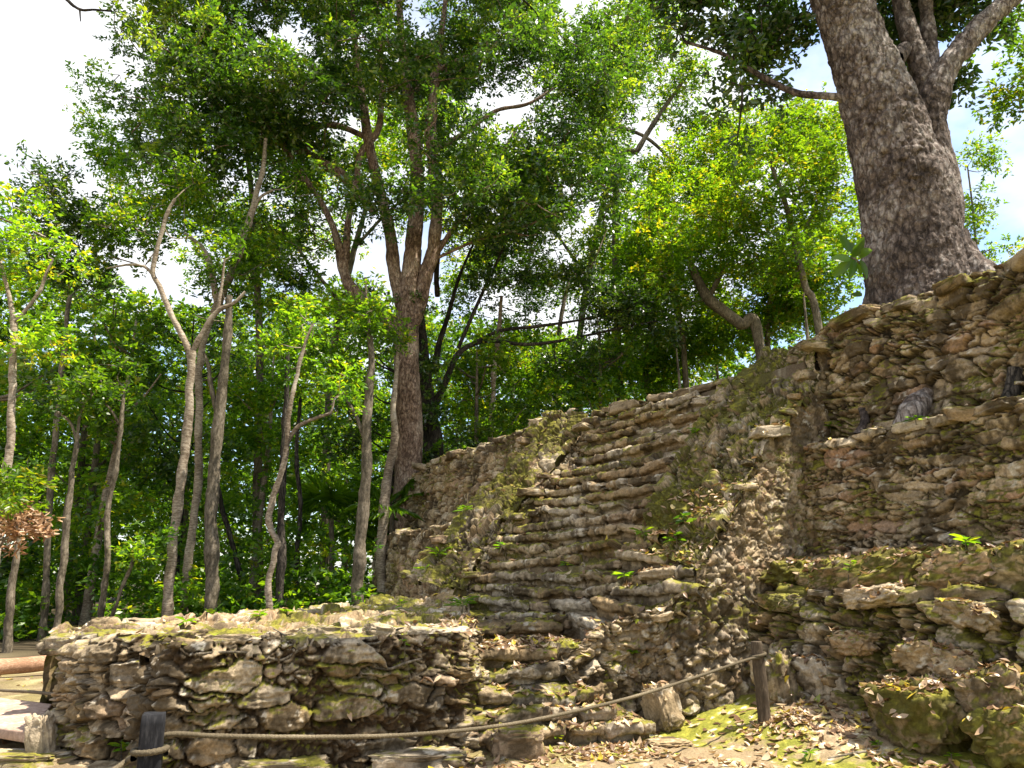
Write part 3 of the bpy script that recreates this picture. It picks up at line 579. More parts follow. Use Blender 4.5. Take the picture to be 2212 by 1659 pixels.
def build_tree(name, Y, trunk, limbs, crown, label, cat='tree', group=None, bark=None, leaf=None, seed=1, gap=.9, per=60, rad=.7, ln=.14, wd=.06, detail=0,
               keep=-.1, sides=14, rough=.05, flute=0, to_ground=True, trange=1, twig=.022, seg=.15, lowz=-.3, up=.6, nl=9, flat=.75, thin=1.0, wob=0.0):
    rng = np.random.default_rng(seed)
    P, r = px_line(trunk, Y); r = r * thin
    if to_ground and P[0, 2] > lowz:
        b = P[0].copy(); b[2] = lowz; b[:2] += (P[0] - P[1])[:2] * .15; P = np.vstack([b, P]); r = np.r_[r[0] * 1.12, r]
    if wob:
        f_ = np.linspace(0, 1, len(P) * 5); P2 = catmull(P, len(f_)); r = np.interp(f_ * (len(r) - 1), np.arange(len(r)), r); P = P2 + wob * np.stack([fbm(P2 * .9, 3, seed), fbm(P2 * .9, 3, seed + 3), 0 * f_], 1); r = r * (1 + .16 * fbm(P2 * 1.7, 3, seed + 7))
    t = empty(name, P[0], label, cat, group)
    V, Fq = tube(P, r, sides, seg, rough, seed, flute); mesh('trunk', V, Fq, bark, t)
    nd = [catmull(P, 40)[14:]]
    for k, lb in enumerate(limbs):
        LP, lr = px_line(lb, Y); V, Fq = tube(LP, lr, max(sides // 2, 6), seg, rough, seed + k + 1); mesh('limb', V, Fq, bark, t); nd.append(catmull(LP, 24)[4:])
    nodes_ = np.vstack(nd)
    if crown:
        cl = fill_ellipsoids(px_ell(crown, Y), rng, gap, seed, keep)
        wd_, V, Fq, ti = crown_geo(cl, nodes_, rng, per, rad, ln, wd, detail, twig, trange, up, nl=nl, flat=flat)
        crown_mesh(V, Fq, ti, wd_, leaf, bark, t)
    return t

# the tall central tree
build_tree('tall_tree', 24.5,
    [(878, 1150, 84), (880, 1080, 72), (885, 950, 68), (884, 880, 68), (877, 760, 60), (880, 690, 62), (884, 620, 56), (892, 540, 40), (900, 440, 40), (900, 360, 36), (893, 290, 32), (884, 220, 28), (870, 120, 22), (862, 10, 18), (850, -120, 14), (845, -260, 8)],
    [[(858, 715, 36), (838, 690, 30), (800, 658, 27), (762, 626, 26), (742, 585, 23), (733, 540, 19), (720, 492, 15), (690, 430, 12), (650, 372, 13), (610, 310, 11), (565, 250, 8), (520, 190, 5)],
     [(742, 590, 20), (748, 540, 18), (752, 480, 14), (770, 400, 12), (778, 335, 14), (815, 285, 14), (823, 230, 12), (825, 160, 10), (822, 90, 8), (815, 0, 5)],
     [(872, 680, 30), (862, 630, 30), (850, 570, 29), (843, 505, 26), (815, 390, 22), (795, 300, 22), (785, 220, 17), (770, 120, 12), (760, 0, 8)],
     [(888, 705, 34), (905, 655, 34), (922, 592, 31), (936, 535, 29), (944, 450, 26), (938, 360, 28), (930, 270, 26), (938, 200, 20), (950, 100, 14), (965, -20, 9)],
     [(890, 600, 14), (930, 565, 12), (975, 500, 11), (1020, 440, 10), (1075, 350, 8), (1120, 270, 6)],
     [(905, 578, 8), (960, 550, 7), (1030, 520, 6), (1110, 500, 5), (1200, 460, 3.5), (1290, 430, 2.5)],
     [(810, 460, 18), (740, 380, 22), (690, 350, 24), (665, 325, 20), (640, 330, 8)],
     [(930, 330, 14), (1000, 290, 11), (1070, 240, 9), (1150, 220, 7), (1250, 150, 5)],
     [(800, 300, 12), (720, 270, 14), (640, 280, 12), (560, 270, 9), (480, 300, 6), (400, 330, 4)],
     [(880, 215, 12), (950, 150, 10), (1040, 110, 8), (1130, 80, 5)],
     [(790, 240, 12), (700, 160, 10), (600, 110, 7), (500, 80, 5)]],
    [(420, 90, 150, 100, -1, 3.5), (330, 230, 85, 120, -1, 2.5), (480, 210, 170, 120, -2, 4), (610, 80, 170, 120, 0, 4), (800, 60, 180, 120, 0, 4.5), (1000, 70, 170, 120, 0, 4.5), (1180, 60, 150, 110, 1, 4),
     (440, 340, 130, 70, -2, 2.5), (390, 390, 70, 50, -2, 1.5), (620, 250, 150, 100, -2, 3.5), (560, 380, 110, 60, 0, 2.5), (1120, 200, 170, 130, 0, 4), (1270, 250, 120, 130, 0, 3.5), (1200, 400, 150, 110, 0, 3.5),
     (1300, 430, 80, 90, 0, 2), (1180, 530, 140, 90, 0, 3), (1310, 560, 80, 80, 0, 2), (1040, 420, 110, 70, -2, 2.5), (980, 300, 130, 80, -2, 2), (780, 420, 120, 70, -2, 2), (880, 420, 70, 60, -2.5, 1.2), (660, 500, 110, 60, 0, 2.5), (600, 560, 90, 50, 1, 2),
     (1330, 120, 100, 110, 2, 3), (760, 480, 90, 60, 2, 1.5), (1050, 330, 120, 90, 1, 3), (1120, 420, 120, 80, 1, 3), (930, 200, 110, 90, 1, 2.5), (700, 330, 110, 70, 1, 2.5), (480, 440, 90, 60, -1, 2), (330, 340, 60, 60, -1, 1.6), (740, 180, 120, 90, -2, 2), (880, 120, 120, 80, -2, 2), (250, 60, 30, 60, 0, 1), (380, -120, 200, 120, 0, 4), (700, -150, 260, 130, 0, 5), (1050, -150, 260, 130, 0, 5)],
    'tallest tree with reddish brown forked trunk and wide dark crown beside the ruin', bark=BARK_RED, leaf=LEAF_DARK, seed=11, gap=1.0, per=150, rad=.72, ln=.19, wd=.08, keep=-.2, twig=.012, thin=.84, sides=28, rough=.05, flute=.10, trange=.95, seg=.1)
# dark trunk behind it with long low limbs
build_tree('dark_tree', 26.5,
    [(936, 990, 44), (928, 920, 42), (917, 830, 36), (910, 740, 28), (906, 680, 20), (900, 620, 14), (905, 540, 12)],
    [[(930, 880, 17), (945, 862, 17), (962, 825, 15), (985, 772, 13), (1012, 748, 12), (1060, 736, 9), (1130, 744, 8), (1200, 738, 7), (1280, 722, 6), (1360, 704, 4), (1440, 690, 3)],
     [(940, 800, 16), (948, 745, 14), (965, 692, 10), (988, 610, 8), (1010, 555, 6), (1040, 490, 4)],
     [(990, 752, 9), (1030, 660, 8), (1062, 590, 6), (1090, 530, 4)],
     [(1012, 748, 10), (1080, 715, 8), (1160, 705, 7), (1260, 690, 5), (1340, 670, 4)],
     [(945, 640, 12), (943, 590, 11), (950, 520, 8)]],
    [(1130, 600, 140, 60, 0, 2.5), (1250, 650, 150, 50, 0, 2.5), (1380, 670, 100, 45, 0, 2), (1060, 500, 100, 60, 0, 2.5), (1250, 780, 110, 30, 1, 2), (1440, 700, 60, 40, 0, 1.5), (1060, 640, 60, 40, 0, 1.5), (1300, 620, 110, 40, 0, 2)],
    'dark blackish trunk standing just behind the tallest tree with long low limbs to the right', bark=BARK_DARK, leaf=LEAF_DARK, seed=12, gap=.95, per=120, rad=.65, ln=.18, wd=.07, keep=-.1, twig=.010, sides=20, trange=.9)
# the great tree on the ruin
big = empty('great_tree', ptw(1985, 690, 4.0), 'huge leaning tree with flaking grey brown bark growing on top of the ruin', 'tree')
YB = float(ptw(1985, 690, 4.0)[1])
P, r = px_line([(1992, 800, 260), (1992, 720, 250), (1988, 690, 232), (1983, 640, 212), (1976, 570, 200), (1972, 500, 196), (1958, 420, 190), (1928, 340, 164), (1906, 260, 152), (1884, 190, 140), (1862, 130, 128), (1838, 60, 124), (1818, 0, 122), (1780, -130, 112), (1740, -280, 100), (1690, -450, 84), (1650, -650, 62), (1620, -820, 30)], YB)
V, Fq = tube(P, r, 210, .024, .035, 5, .10, .030); mesh('trunk', V, Fq, BARK_BIG, big)
nb = [catmull(P, 60)[25:]]
for k, lb in enumerate([[(1990, 560, 120, .05), (2020, 480, 104, .05), (2030, 420, 86, .05), (2022, 340, 66, .05), (2012, 270, 62, .05), (2014, 220, 64, .05), (2044, 150, 50, .0), (2085, 95, 46), (2130, 45, 42), (2190, -10, 38), (2260, -80, 34), (2360, -170, 24)],
                        [(2012, 240, 46, .05), (1992, 160, 44, .1), (1966, 80, 38, .2), (1945, 0, 34, .3), (1930, -120, 28), (1900, -300, 18)],
                        [(2014, 225, 34, .1), (2012, 150, 34, .2), (2006, 70, 30, .4), (1998, -20, 26, .5), (1990, -160, 20)],
                        [(1930, 130, 40, -.1), (1965, 95, 26, .3), (1990, 60, 18, .6), (2020, 10, 12, .9)],
                        [(1850, 215, 26, 0), (1790, 208, 17, .1), (1720, 200, 14, .3), (1650, 168, 12, .5), (1570, 120, 9, .7), (1480, 90, 6, 1)],
                        [(1740, -270, 50), (1600, -330, 40), (1420, -330, 30), (1250, -260, 20)],
                        [(1680, -450, 50), (1850, -600, 40), (2050, -700, 30), (2250, -760, 18)],
                        [(1740, -270, 46, 0), (1700, -420, 36, -1.0), (1600, -620, 28, -2.2), (1500, -860, 18, -3.4)]]):
    LP, lr = px_line(lb, YB); V, Fq = tube(LP, lr, (110, 60, 48, 30, 24, 20, 20, 20)[k], .03 if k < 3 else .06, .045, 60 + k, 0, (.022, .014, .012, .008, .006, 0, 0, 0)[k]); mesh('limb', V, Fq, BARK_BIG, big); nb.append(catmull(LP, 24)[6:])
for k, (pts, rr) in enumerate((([ptY(2060, 520, YB - .1), ptY(2095, 570, YB - .25), ptY(2140, 602, YB - .5), ptY(2185, 622, YB - .85), ptY(2240, 640, YB - 1.3)], [.24, .2, .17, .13, .06]),
                               ([ptY(2030, 560, YB - .25), ptY(2045, 620, YB - .42), ptY(2055, 690, YB - .5), ptY(2055, 780, YB)], [.25, .22, .2, .1]))):
    V, Fq = tube(pts, rr, 60, .025, .07, 80 + k, 0, .02); mesh('buttress_root', V, Fq, BARK_BIG, big)
rt = tube([ptw(2005, 845, 2.86), ptw(1985, 872, 2.72), ptw(1968, 895, 2.6), ptw(1938, 930, 2.5)], [.07, .15, .16, .08], 24, .03, .06, 90); mesh('exposed_root', *rt, BARK_BIG, big)
rt = tube([ptw(2195, 800, 2.86), ptw(2185, 850, 2.75), ptw(2160, 885, 2.6)], [.09, .08, .05], 16, .03, .06, 91); mesh('exposed_root', *rt, BARK_DARK, big)
rt = tube([ptw(1862, 880, 2.84), ptw(1868, 910, 2.7), ptw(1850, 940, 2.5)], [.05, .06, .04], 12, .03, .06, 92); mesh('exposed_root', *rt, BARK_BIG, big)
rng = np.random.default_rng(5)
E = px_ell([(1510, 40, 80, 70, 1.0, .9), (1600, 120, 110, 90, .9, 1.0), (1690, 60, 90, 90, .8, .9), (1640, 220, 90, 60, .8, .7), (1730, 210, 60, 70, .9, .6), (1600, 290, 40, 36, .8, .4), (1660, 280, 30, 30, .7, .3), (1560, -60, 200, 80, .6, 1.3),
            (1930, 160, 60, 110, 1.4, .8), (2150, 20, 80, 60, .6, .9), (1570, 200, 90, 70, .9, .8), (1985, 330, 22, 60, 1.2, .3), (1960, 30, 80, 40, 1.2, .8), (2080, 30, 90, 40, .9, .8), (2150, 60, 50, 55, .8, .7), (2090, 160, 45, 45, 1.0, .4), (2180, 120, 40, 60, .9, .5), (2060, 190, 20, 25, .8, .2), (2000, -70, 250, 90, .5, 1.4)], YB)
cl = fill_ellipsoids(E, rng, .42, 7, -.22, .9)
# its unseen crown above the frame, clumps added and placed for dappled shade
up = []
for (u, w_, z, ru, rw, rz) in ((-1.0, 3.4, 14.0, 2.4, 1.6, 1.2), (-3.5, 4.6, 14, 2.2, 2.0, 1.3), (1.5, 6.5, 17, 4, 3, 2), (-3.6, 1.4, 13.2, 1.6, 1.3, .8), (.9, 5.2, 11.2, 2.0, 1.2, .9), (2.3, -1.1, 12.3, 1.1, .8, .5), (3.0, 3.4, 13.5, 1.2, .9, .6)):
    up.append([*uw(u, w_, z), max(ru, 1), max(rw, 1), rz])
shade_cl = fill_ellipsoids(up, rng, 1.0, 9, .12, .75)
shade_cl = np.vstack([shade_cl, fill_ellipsoids([[*uw(3.1, .5, 12.5), 1.7, 1.1, .6]], rng, .8, 19, -.15, .9)])  # extra unseen clump, added to shade the platform face
LP = np.array([[4.5, 10.6, 11.2], uw(3.4, 1.9, 11.9), uw(3.1, .5, 12.4), uw(2.3, -1.1, 12.3)]); V, Fq = tube(LP, [.2, .14, .09, .03], 12, .1, .05, 77); mesh('limb', V, Fq, BARK_BIG, big); nb.append(catmull(LP, 24)[8:])  # unseen limb added to carry the shading clumps
w1, V1, F1, t1 = crown_geo(cl, np.vstack(nb), rng, 48, .34, .13, .066, 1, .010, .75, .45, nl=7, limit=3.0)
w2, V2, F2, t2 = crown_geo(shade_cl, np.vstack(nb), rng, 60, .6, .17, .085, 0, .02, .75, .5, nl=8, limit=6.0)
crown_mesh(np.vstack([V1, V2]), np.vstack([F1, F2 + len(V1)]), np.r_[t1, t2], w1 + w2, LEAF_DARK, BARK_DARK, big)

# slender trees of the wood edge, each traced
LT = [
 (19.5, [(362, 1345, 26), (370, 1210, 24), (384, 1100, 23), (398, 980, 22), (408, 880, 20), (412, 800, 20), (412, 760, 20)],
  [[(411, 765, 14), (395, 730, 13), (370, 680, 12), (345, 620, 11), (330, 590, 10), (338, 545, 10), (350, 500, 10), (362, 460, 9), (378, 430, 7)], [(332, 595, 7), (310, 575, 6), (275, 572, 5), (230, 580, 3)], [(413, 765, 13), (440, 715, 12), (470, 672, 11), (505, 655, 8), (530, 630, 6)], [(470, 672, 8), (480, 610, 6), (485, 560, 4)]],
  [(300, 480, 80, 60, 1, 1.6), (230, 500, 60, 50, 1, 1.2), (400, 400, 70, 50, 1, 1.5), (480, 530, 60, 50, 1, 1.5), (330, 540, 60, 40, 1, 1.2)], 'pale slender tree forking into a wide V just left of centre', BARK_PALE, LEAF_MID),
 (22, [(393, 1335, 20), (404, 1240, 20), (420, 1130, 19), (432, 1000, 18), (428, 850, 17), (440, 740, 16), (480, 640, 18), (510, 560, 18), (535, 490, 15), (560, 400, 12), (575, 300, 8)],
  [[(470, 660, 14), (455, 580, 13), (440, 540, 11), (420, 520, 9), (400, 505, 6)], [(540, 480, 8), (560, 430, 7), (590, 410, 5)]],
  [(560, 300, 100, 80, 2, 2.2), (460, 420, 80, 60, 2, 2), (640, 420, 70, 60, 2, 2), (420, 330, 60, 50, 2, 2)], 'mottled tree leaning right close behind the pale forked tree', BARK_PALE, LEAF_MID),
 (20.5, [(452, 1340, 34), (458, 1240, 32), (458, 1120, 30), (460, 1030, 28), (468, 930, 25), (482, 820, 23), (492, 730, 20), (498, 640, 15)],
  [[(470, 900, 12), (455, 830, 10), (450, 790, 8), (440, 760, 6)]], [(520, 640, 80, 60, 2, 2), (450, 700, 60, 40, 1, 1.4), (560, 560, 80, 50, 2, 2)], 'thick dark brown trunk right of the pale forked tree', BARK_GREY, LEAF_MID),
 (18.5, [(581, 1325, 15), (582, 1250, 15), (592, 1195, 15), (598, 1172, 15), (586, 1145, 14), (582, 1120, 14), (592, 1070, 14), (610, 1010, 13), (620, 960, 13), (623, 900, 12), (632, 850, 10), (650, 780, 9), (680, 690, 6)],
  [[(621, 955, 9), (640, 925, 9), (660, 912, 8), (690, 900, 7), (715, 890, 6), (722, 860, 4)]], [(650, 700, 70, 50, 1, 1.4), (740, 830, 60, 35, .5, 1), (600, 760, 60, 40, 1, 1.2)], 'whitish crooked slender trunk with a bend, right of the thick dark trunk', BARK_PALE, LEAF_MID),
 (21, [(604, 1325, 20), (607, 1230, 20), (608, 1120, 18), (612, 1000, 16), (618, 860, 12), (620, 760, 8)], [], [(620, 720, 90, 50, 1, 2)], 'straight dark trunk directly behind the crooked whitish one', BARK_DARK, LEAF_MID),
 (21, [(774, 1305, 28), (778, 1220, 27), (783, 1120, 26), (790, 1000, 24), (795, 880, 20), (800, 780, 15), (798, 690, 10), (792, 600, 5)], [[(790, 960, 9), (770, 900, 8), (740, 850, 5)]], [(750, 800, 80, 50, .5, 1.6), (800, 720, 70, 60, .5, 1.6), (790, 630, 60, 50, .5, 1.4)], 'dark trunk with vines just left of the ruin', BARK_GREY, LEAF_MID),
 (22, [(824, 1270, 24), (826, 1200, 24), (832, 1100, 22), (842, 1010, 20), (850, 950, 17), (853, 880, 14), (858, 800, 10), (862, 720, 5)], [], None, 'pinkish pale trunk leaning against the left edge of the tallest tree', BARK_PALE, LEAF_MID),
 (18.5, [(118, 1385, 19), (128, 1290, 17), (140, 1180, 15), (150, 1090, 13), (160, 1000, 11), (168, 940, 9)], [[(166, 950, 7), (150, 910, 6), (110, 880, 4)], [(167, 945, 7), (172, 900, 6), (182, 870, 4)]], [(140, 860, 90, 40, 0, 1.4), (200, 830, 60, 30, 0, 1)], 'thin brown trunk just left of the platform corner', BARK_GREY, LEAF_MID),
 (19, [(213, 1365, 16), (224, 1280, 14), (234, 1190, 13), (231, 1140, 12), (236, 1090, 12), (250, 1010, 11), (256, 940, 10), (264, 880, 9), (270, 840, 6)], [[(258, 915, 6), (235, 880, 5), (210, 860, 4)]], [(270, 800, 70, 40, 0, 1.2), (220, 840, 60, 30, 0, 1)], 'thin wavy olive trunk behind the left part of the platform', BARK_GREY, LEAF_MID),
 (18.8, [(237, 1350, 9), (258, 1290, 8), (280, 1225, 8), (296, 1190, 6)], [], [(310, 1180, 40, 25, 0, .6)], 'short slanting sapling stem between two thin trunks', BARK_GREY, LEAF_MID),
 (18, [(10, 1425, 20), (20, 1330, 18), (28, 1240, 16), (36, 1150, 14), (40, 1080, 11)], [], [(40, 1030, 50, 40, 0, 1)], 'straight brown trunk at the far left edge', BARK_GREY, LEAF_MID),
 (16.5, [(-12, 1250, 17), (0, 1120, 17), (14, 1000, 17), (24, 900, 16), (30, 800, 15), (32, 720, 14), (30, 690, 13)], [[(30, 695, 10), (22, 650, 9), (10, 600, 8), (0, 560, 6)], [(31, 700, 9), (60, 665, 8), (88, 625, 8), (100, 590, 6), (115, 560, 4)]], [(40, 560, 70, 60, 0, 1.4), (110, 520, 60, 50, .5, 1.2), (20, 450, 60, 60, 1, 1.4), (70, 730, 60, 30, 0, .8)], 'pale sunlit slender trunk leaning in from the left edge with lime leaves', BARK_PALE, LEAF_LIME),
 (21, [(100, 1260, 16), (106, 1120, 15), (118, 980, 14), (130, 850, 13), (140, 740, 11), (150, 640, 9)], [], [(120, 440, 80, 70, 1, 2), (180, 480, 60, 60, 1, 2), (90, 560, 80, 70, 1, 2), (180, 600, 70, 60, 1, 2)], 'dark crowned tree rising behind the far left trunks', BARK_GREY, LEAF_DARK),
 (24, [(545, 1320, 12), (520, 1240, 12), (495, 1160, 12), (478, 1090, 11), (470, 1040, 8)], [], None, 'dark slanting stem crossing behind the thick dark trunk', BARK_DARK, LEAF_MID),
 (23, [(643, 1310, 12), (640, 1200, 12), (648, 1100, 11), (640, 980, 10), (650, 860, 8)], [], [(650, 830, 60, 40, 0, 1.4)], 'thin dark stem between the crooked whitish trunk and the vine trunk', BARK_DARK, LEAF_MID),
 (27, [(1058, 965, 13), (1062, 880, 13), (1068, 800, 12), (1075, 740, 10), (1085, 640, 8)], [], [(1090, 760, 70, 60, 2, 2), (1020, 850, 60, 60, 3, 2)], 'pale thin trunk standing behind the ruin to the right of the dark trunk', BARK_PALE, LEAF_LIME),
]
for k, (Y, tr, lb, cr, lab, bark, leaf) in enumerate(LT):
    build_tree('slender_tree', Y, tr, lb, cr, lab, bark=bark, leaf=leaf, seed=100 + k, gap=.8, per=95, rad=.6, ln=.17, wd=.075, twig=.010, sides=14, rough=.08, group='slender trees at the edge of the wood', seg=.1, thin=.92, wob=.05)
# sunny trees behind the stairway
RT = [
 (27, [(1640, 742, 22), (1600, 700, 24), (1560, 670, 26), (1530, 645, 24), (1505, 600, 18), (1480, 540, 12)], [[(1530, 645, 12), (1560, 590, 10), (1600, 540, 7)]], [(1430, 560, 90, 80, 1, 3), (1480, 470, 110, 80, 1, 3), (1400, 660, 80, 60, 1, 3), (1570, 600, 70, 60, 1, 2.5)], 'leaning dark trunk with sunny leaves behind the top of the stairway'),
 (25, [(1770, 720, 16), (1740, 620, 15), (1720, 540, 13), (1700, 450, 11), (1660, 340, 8)], [[(1720, 540, 8), (1760, 450, 7), (1800, 360, 5)]], [(1560, 480, 90, 90, 1, 2.6), (1640, 400, 110, 90, 0, 2.6), (1740, 330, 100, 80, 0, 2.6), (1780, 460, 80, 80, 0, 2.4), (1680, 540, 90, 70, 0, 2.4)], 'bright yellow green tree behind the great trunk, left side'),
 (30, [(1480, 800, 12), (1470, 700, 12), (1450, 600, 10), (1440, 480, 7)], [], [(1500, 640, 90, 80, 0, 3), (1440, 560, 110, 100, 0, 3.5), (1400, 470, 70, 60, 1, 3), (1540, 420, 110, 90, 1, 3.4), (1450, 360, 60, 60, 1, 2.4)], 'yellow green tree over the middle of the stairway'),
 (29, [(1660, 760, 12), (1662, 660, 12), (1690, 540, 10), (1720, 420, 8)], [], [(1700, 580, 90, 70, 0, 3), (1800, 520, 70, 80, 0, 2.4), (1640, 640, 90, 70, 0, 3), (1740, 660, 90, 70, 0, 3), (1790, 620, 70, 80, -1, 2.4), (1600, 720, 80, 40, 0, 2.4), (1600, 300, 80, 70, 2, 3), (1700, 270, 80, 60, 2, 3), (1790, 300, 70, 70, 2, 3), (1560, 350, 80, 70, 2, 3)], 'leafy bright tree low behind the top terrace'),
 (31, [(1200, 900, 12), (1205, 800, 12), (1210, 700, 10), (1230, 600, 7)], [], [(1200, 800, 90, 60, 0, 3), (1300, 790, 90, 50, 0, 3), (1120, 850, 70, 60, 0, 2.6), (1290, 840, 90, 40, 0, 2.4)], 'bushy sunlit tree just above the left balustrade'),
 (33, [(1400, 860, 12), (1390, 780, 12), (1410, 700, 9)], [], [(1400, 780, 90, 60, 0, 3), (1480, 760, 90, 50, 0, 3), (1550, 740, 80, 40, 0, 3), (1430, 830, 70, 30, 0, 2)], 'low leafy tree showing above the middle steps'),
 (30, [(2120, 640, 6), (2110, 540, 5), (2100, 440, 4), (2090, 360, 3)], [], [(2100, 350, 50, 35, 0, 1.6), (2110, 440, 60, 28, 0, 1.6), (2090, 500, 50, 25, 0, 1.4), (2130, 560, 50, 28, 0, 1.4)], 'thin sparse tree at the right edge against the white sky'),
 (20, [(2330, 500, 20), (2320, 300, 18), (2290, 150, 14)], [], [(2200, 150, 50, 70, 0, 1.4), (2190, 220, 30, 40, 0, 1), (2290, 150, 90, 100, 0, 1.6)], 'bright green hanging crown at the top right corner'),
 (32, [(1330, 420, 14), (1380, 320, 12), (1430, 240, 10), (1480, 170, 6)], [[(1330, 270, 9), (1400, 300, 8), (1460, 360, 6), (1490, 420, 3)]], [(1400, 60, 110, 80, 0, 3), (1450, 180, 80, 60, 0, 2.6), (1500, 280, 60, 40, 0, 2), (1340, 180, 80, 60, 0, 2.6)], 'light green airy crown between the tallest tree and the great tree'),
]
for k, (Y, tr, lb, cr, lab) in enumerate(RT):
    build_tree('sunny_tree', Y, tr, lb, cr, lab, bark=BARK_GREY, leaf=LEAF_LIME if k not in (4, 8) else LEAF_MID, seed=200 + k, gap=.95, per=125, rad=.8, ln=.19, wd=.085, twig=.010, sides=10, group='sunny trees behind the ruin', seg=.25, keep=-.3)
# the tall light tree behind the wood edge on the left
build_tree('tall_tree', 27, [(560, 1290, 22), (555, 1100, 20), (560, 900, 18), (560, 700, 16), (548, 520, 14), (540, 380, 11), (520, 260, 7)], [],
    [(250, 240, 80, 70, 0, 3), (300, 330, 100, 60, 0, 3), (250, 420, 70, 40, 0, 2.4), (380, 440, 120, 60, 0, 3), (230, 350, 50, 40, 0, 2), (480, 480, 110, 60, 0, 3), (620, 600, 100, 60, 0, 3)],
    'tall light green tree whose crown shows left of the tallest tree', bark=BARK_GREY, leaf=LEAF_MID, seed=301, gap=1.0, per=110, rad=.75, ln=.19, wd=.08, twig=.010)

build_tree('tall_tree', 33, [(700, 1290, 20), (705, 1000, 18), (720, 760, 16), (760, 560, 13), (800, 420, 9)], [[(740, 660, 9), (660, 560, 7), (600, 470, 5)], [(770, 530, 8), (860, 440, 6), (960, 400, 4)]],
    [(560, 520, 100, 70, 0, 3), (480, 600, 90, 60, 0, 3), (700, 470, 120, 80, 0, 3.5), (830, 400, 120, 80, 0, 3.5), (980, 440, 100, 80, 0, 3), (600, 640, 110, 60, 0, 3), (740, 640, 80, 60, 0, 3), (1030, 560, 90, 50, 0, 3), (900, 280, 130, 90, 0, 3), (640, 350, 100, 70, 0, 3)],
    'light green tree showing through the fork of the tallest tree', bark=BARK_GREY, leaf=LEAF_LIME, seed=302, gap=1.05, per=120, rad=.8, ln=.2, wd=.09, twig=.010)
build_tree('tall_tree', 36, [(1250, 860, 16), (1255, 700, 14), (1290, 500, 12), (1330, 320, 8)], [[(1270, 600, 8), (1200, 500, 6), (1160, 420, 4)]],
    [(1010, 640, 80, 60, 0, 3), (1100, 560, 90, 60, 0, 3), (1160, 420, 90, 90, 0, 3.5), (1280, 330, 100, 80, 0, 3.5), (1200, 620, 100, 60, 0, 3.5), (1320, 560, 90, 70, 0, 3.5), (1400, 420, 70, 60, 0, 3), (1130, 740, 90, 50, 0, 3), (1350, 700, 90, 50, 0, 3)],
    'tall light green tree far behind the long low limbs of the dark trunk', bark=BARK_GREY, leaf=LEAF_MID, seed=303, gap=1.15, per=115, rad=.85, ln=.2, wd=.09, twig=.010, keep=-.28)

# generic wood: a few kinds of tree, copied
def proto(kind, seed, leaf, bark, h, spread, low):
    rng = np.random.default_rng(seed); t = empty('forest_tree', (0, 0, 0), None, 'tree', 'trees of the wood behind the ruin')
    bend = rng.normal(0, .35, 2)
    P = np.array([[0, 0, -.3], [bend[0] * .3, bend[1] * .3, h * .3], [bend[0], bend[1], h * .6], [bend[0] * .7, bend[1] * 1.5, h * .92]]); r = np.array([.17, .14, .10, .03]) * (h / 14) ** .5 * 1.05
    V, Fq = tube(P, r, 9, .5, .06, seed); mesh('trunk', V, Fq, bark, t); nd = [catmull(P, 24)[8:]]
    E = []; wood = []
    for k in range(int(h * 1.0)):
        a = rng.uniform(0, 6.28); f = rng.uniform(low, .92); q = catmull(P, 50)[int(f * 49)]; Lb = spread * rng.uniform(.4, 1) * (1.15 - f * .5)
        e = q + np.array([math.cos(a) * Lb, math.sin(a) * Lb, rng.uniform(.2, .9) * Lb])
        m = lerp(q, e, .5) + [0, 0, -.12 * Lb]; wood.append(tube([q, m, e], [.055, .04, .02], 6, .5, .05, k)); nd.append(catmull([q, m, e], 8)[3:])
        rr = rng.uniform(.6, 1.15) * spread * .42; E.append([*e, rr, rr, rr * .65])
    cl = fill_ellipsoids(E, rng, 1.25, seed, -.1)
    w_, V, Fq, ti = crown_geo(cl, np.vstack(nd), rng, 95, .8, .23, .11, 0, 0, .95, .55)
    crown_mesh(V, Fq, ti, wood, leaf, bark, t); return t
def copy_tree(o, loc, rz, s, label, group):
    c = o.copy(); COL.objects.link(c); c.location = loc; c.rotation_euler = (0, 0, rz); c.scale = (s, s, s); c['label'] = label; c['group'] = group
    for ch in o.children:
        d = ch.copy(); COL.objects.link(d); d.parent = c
    return c
protos = [proto(0, 401, LEAF_MID, BARK_GREY, 14, 3.0, .35), proto(1, 402, LEAF_DARK, BARK_DARK, 16, 3.4, .4), proto(2, 403, LEAF_MID, BARK_PALE, 12, 2.6, .3), proto(3, 404, LEAF_LIME, BARK_GREY, 12, 2.8, .25), proto(4, 405, LEAF_DARK, BARK_GREY, 8, 2.4, .12)]
rng = np.random.default_rng(12); spots = []
LABS = ['green forest tree crowded into the wood behind', 'dark green forest tree crowded into the wood behind', 'pale stemmed forest tree crowded into the wood behind', 'bright yellow green tree in the sunny background on the right', 'low dark bushy tree in the shade of the wood']
GRP = ['green trees of the wood', 'dark trees of the wood', 'pale stemmed trees of the wood', 'bright background trees', 'low bushy trees of the wood']
used = [False] * 5
def put(k, x, y, s):
    z = float(gz(np.array(x), np.array(y))); rz = rng.uniform(0, 6.28)
    if not used[k]:
        o = protos[k]; o.location = (x, y, z); o.rotation_euler = (0, 0, rz); o.scale = (s, s, s); o['label'] = LABS[k]; o['group'] = GRP[k]; used[k] = True
    else: copy_tree(protos[k], (x, y, z), rz, s, LABS[k], GRP[k])
def skyline(px):   # highest photo y that the wood may reach at this photo x
    return np.interp(px, [-300, 0, 100, 230, 420, 700, 1300, 1500, 1800, 1900, 2060, 2150, 2400], [430, 430, 400, 560, 560, 540, 560, 500, 520, 560, 680, 600, 560])
tries = 0
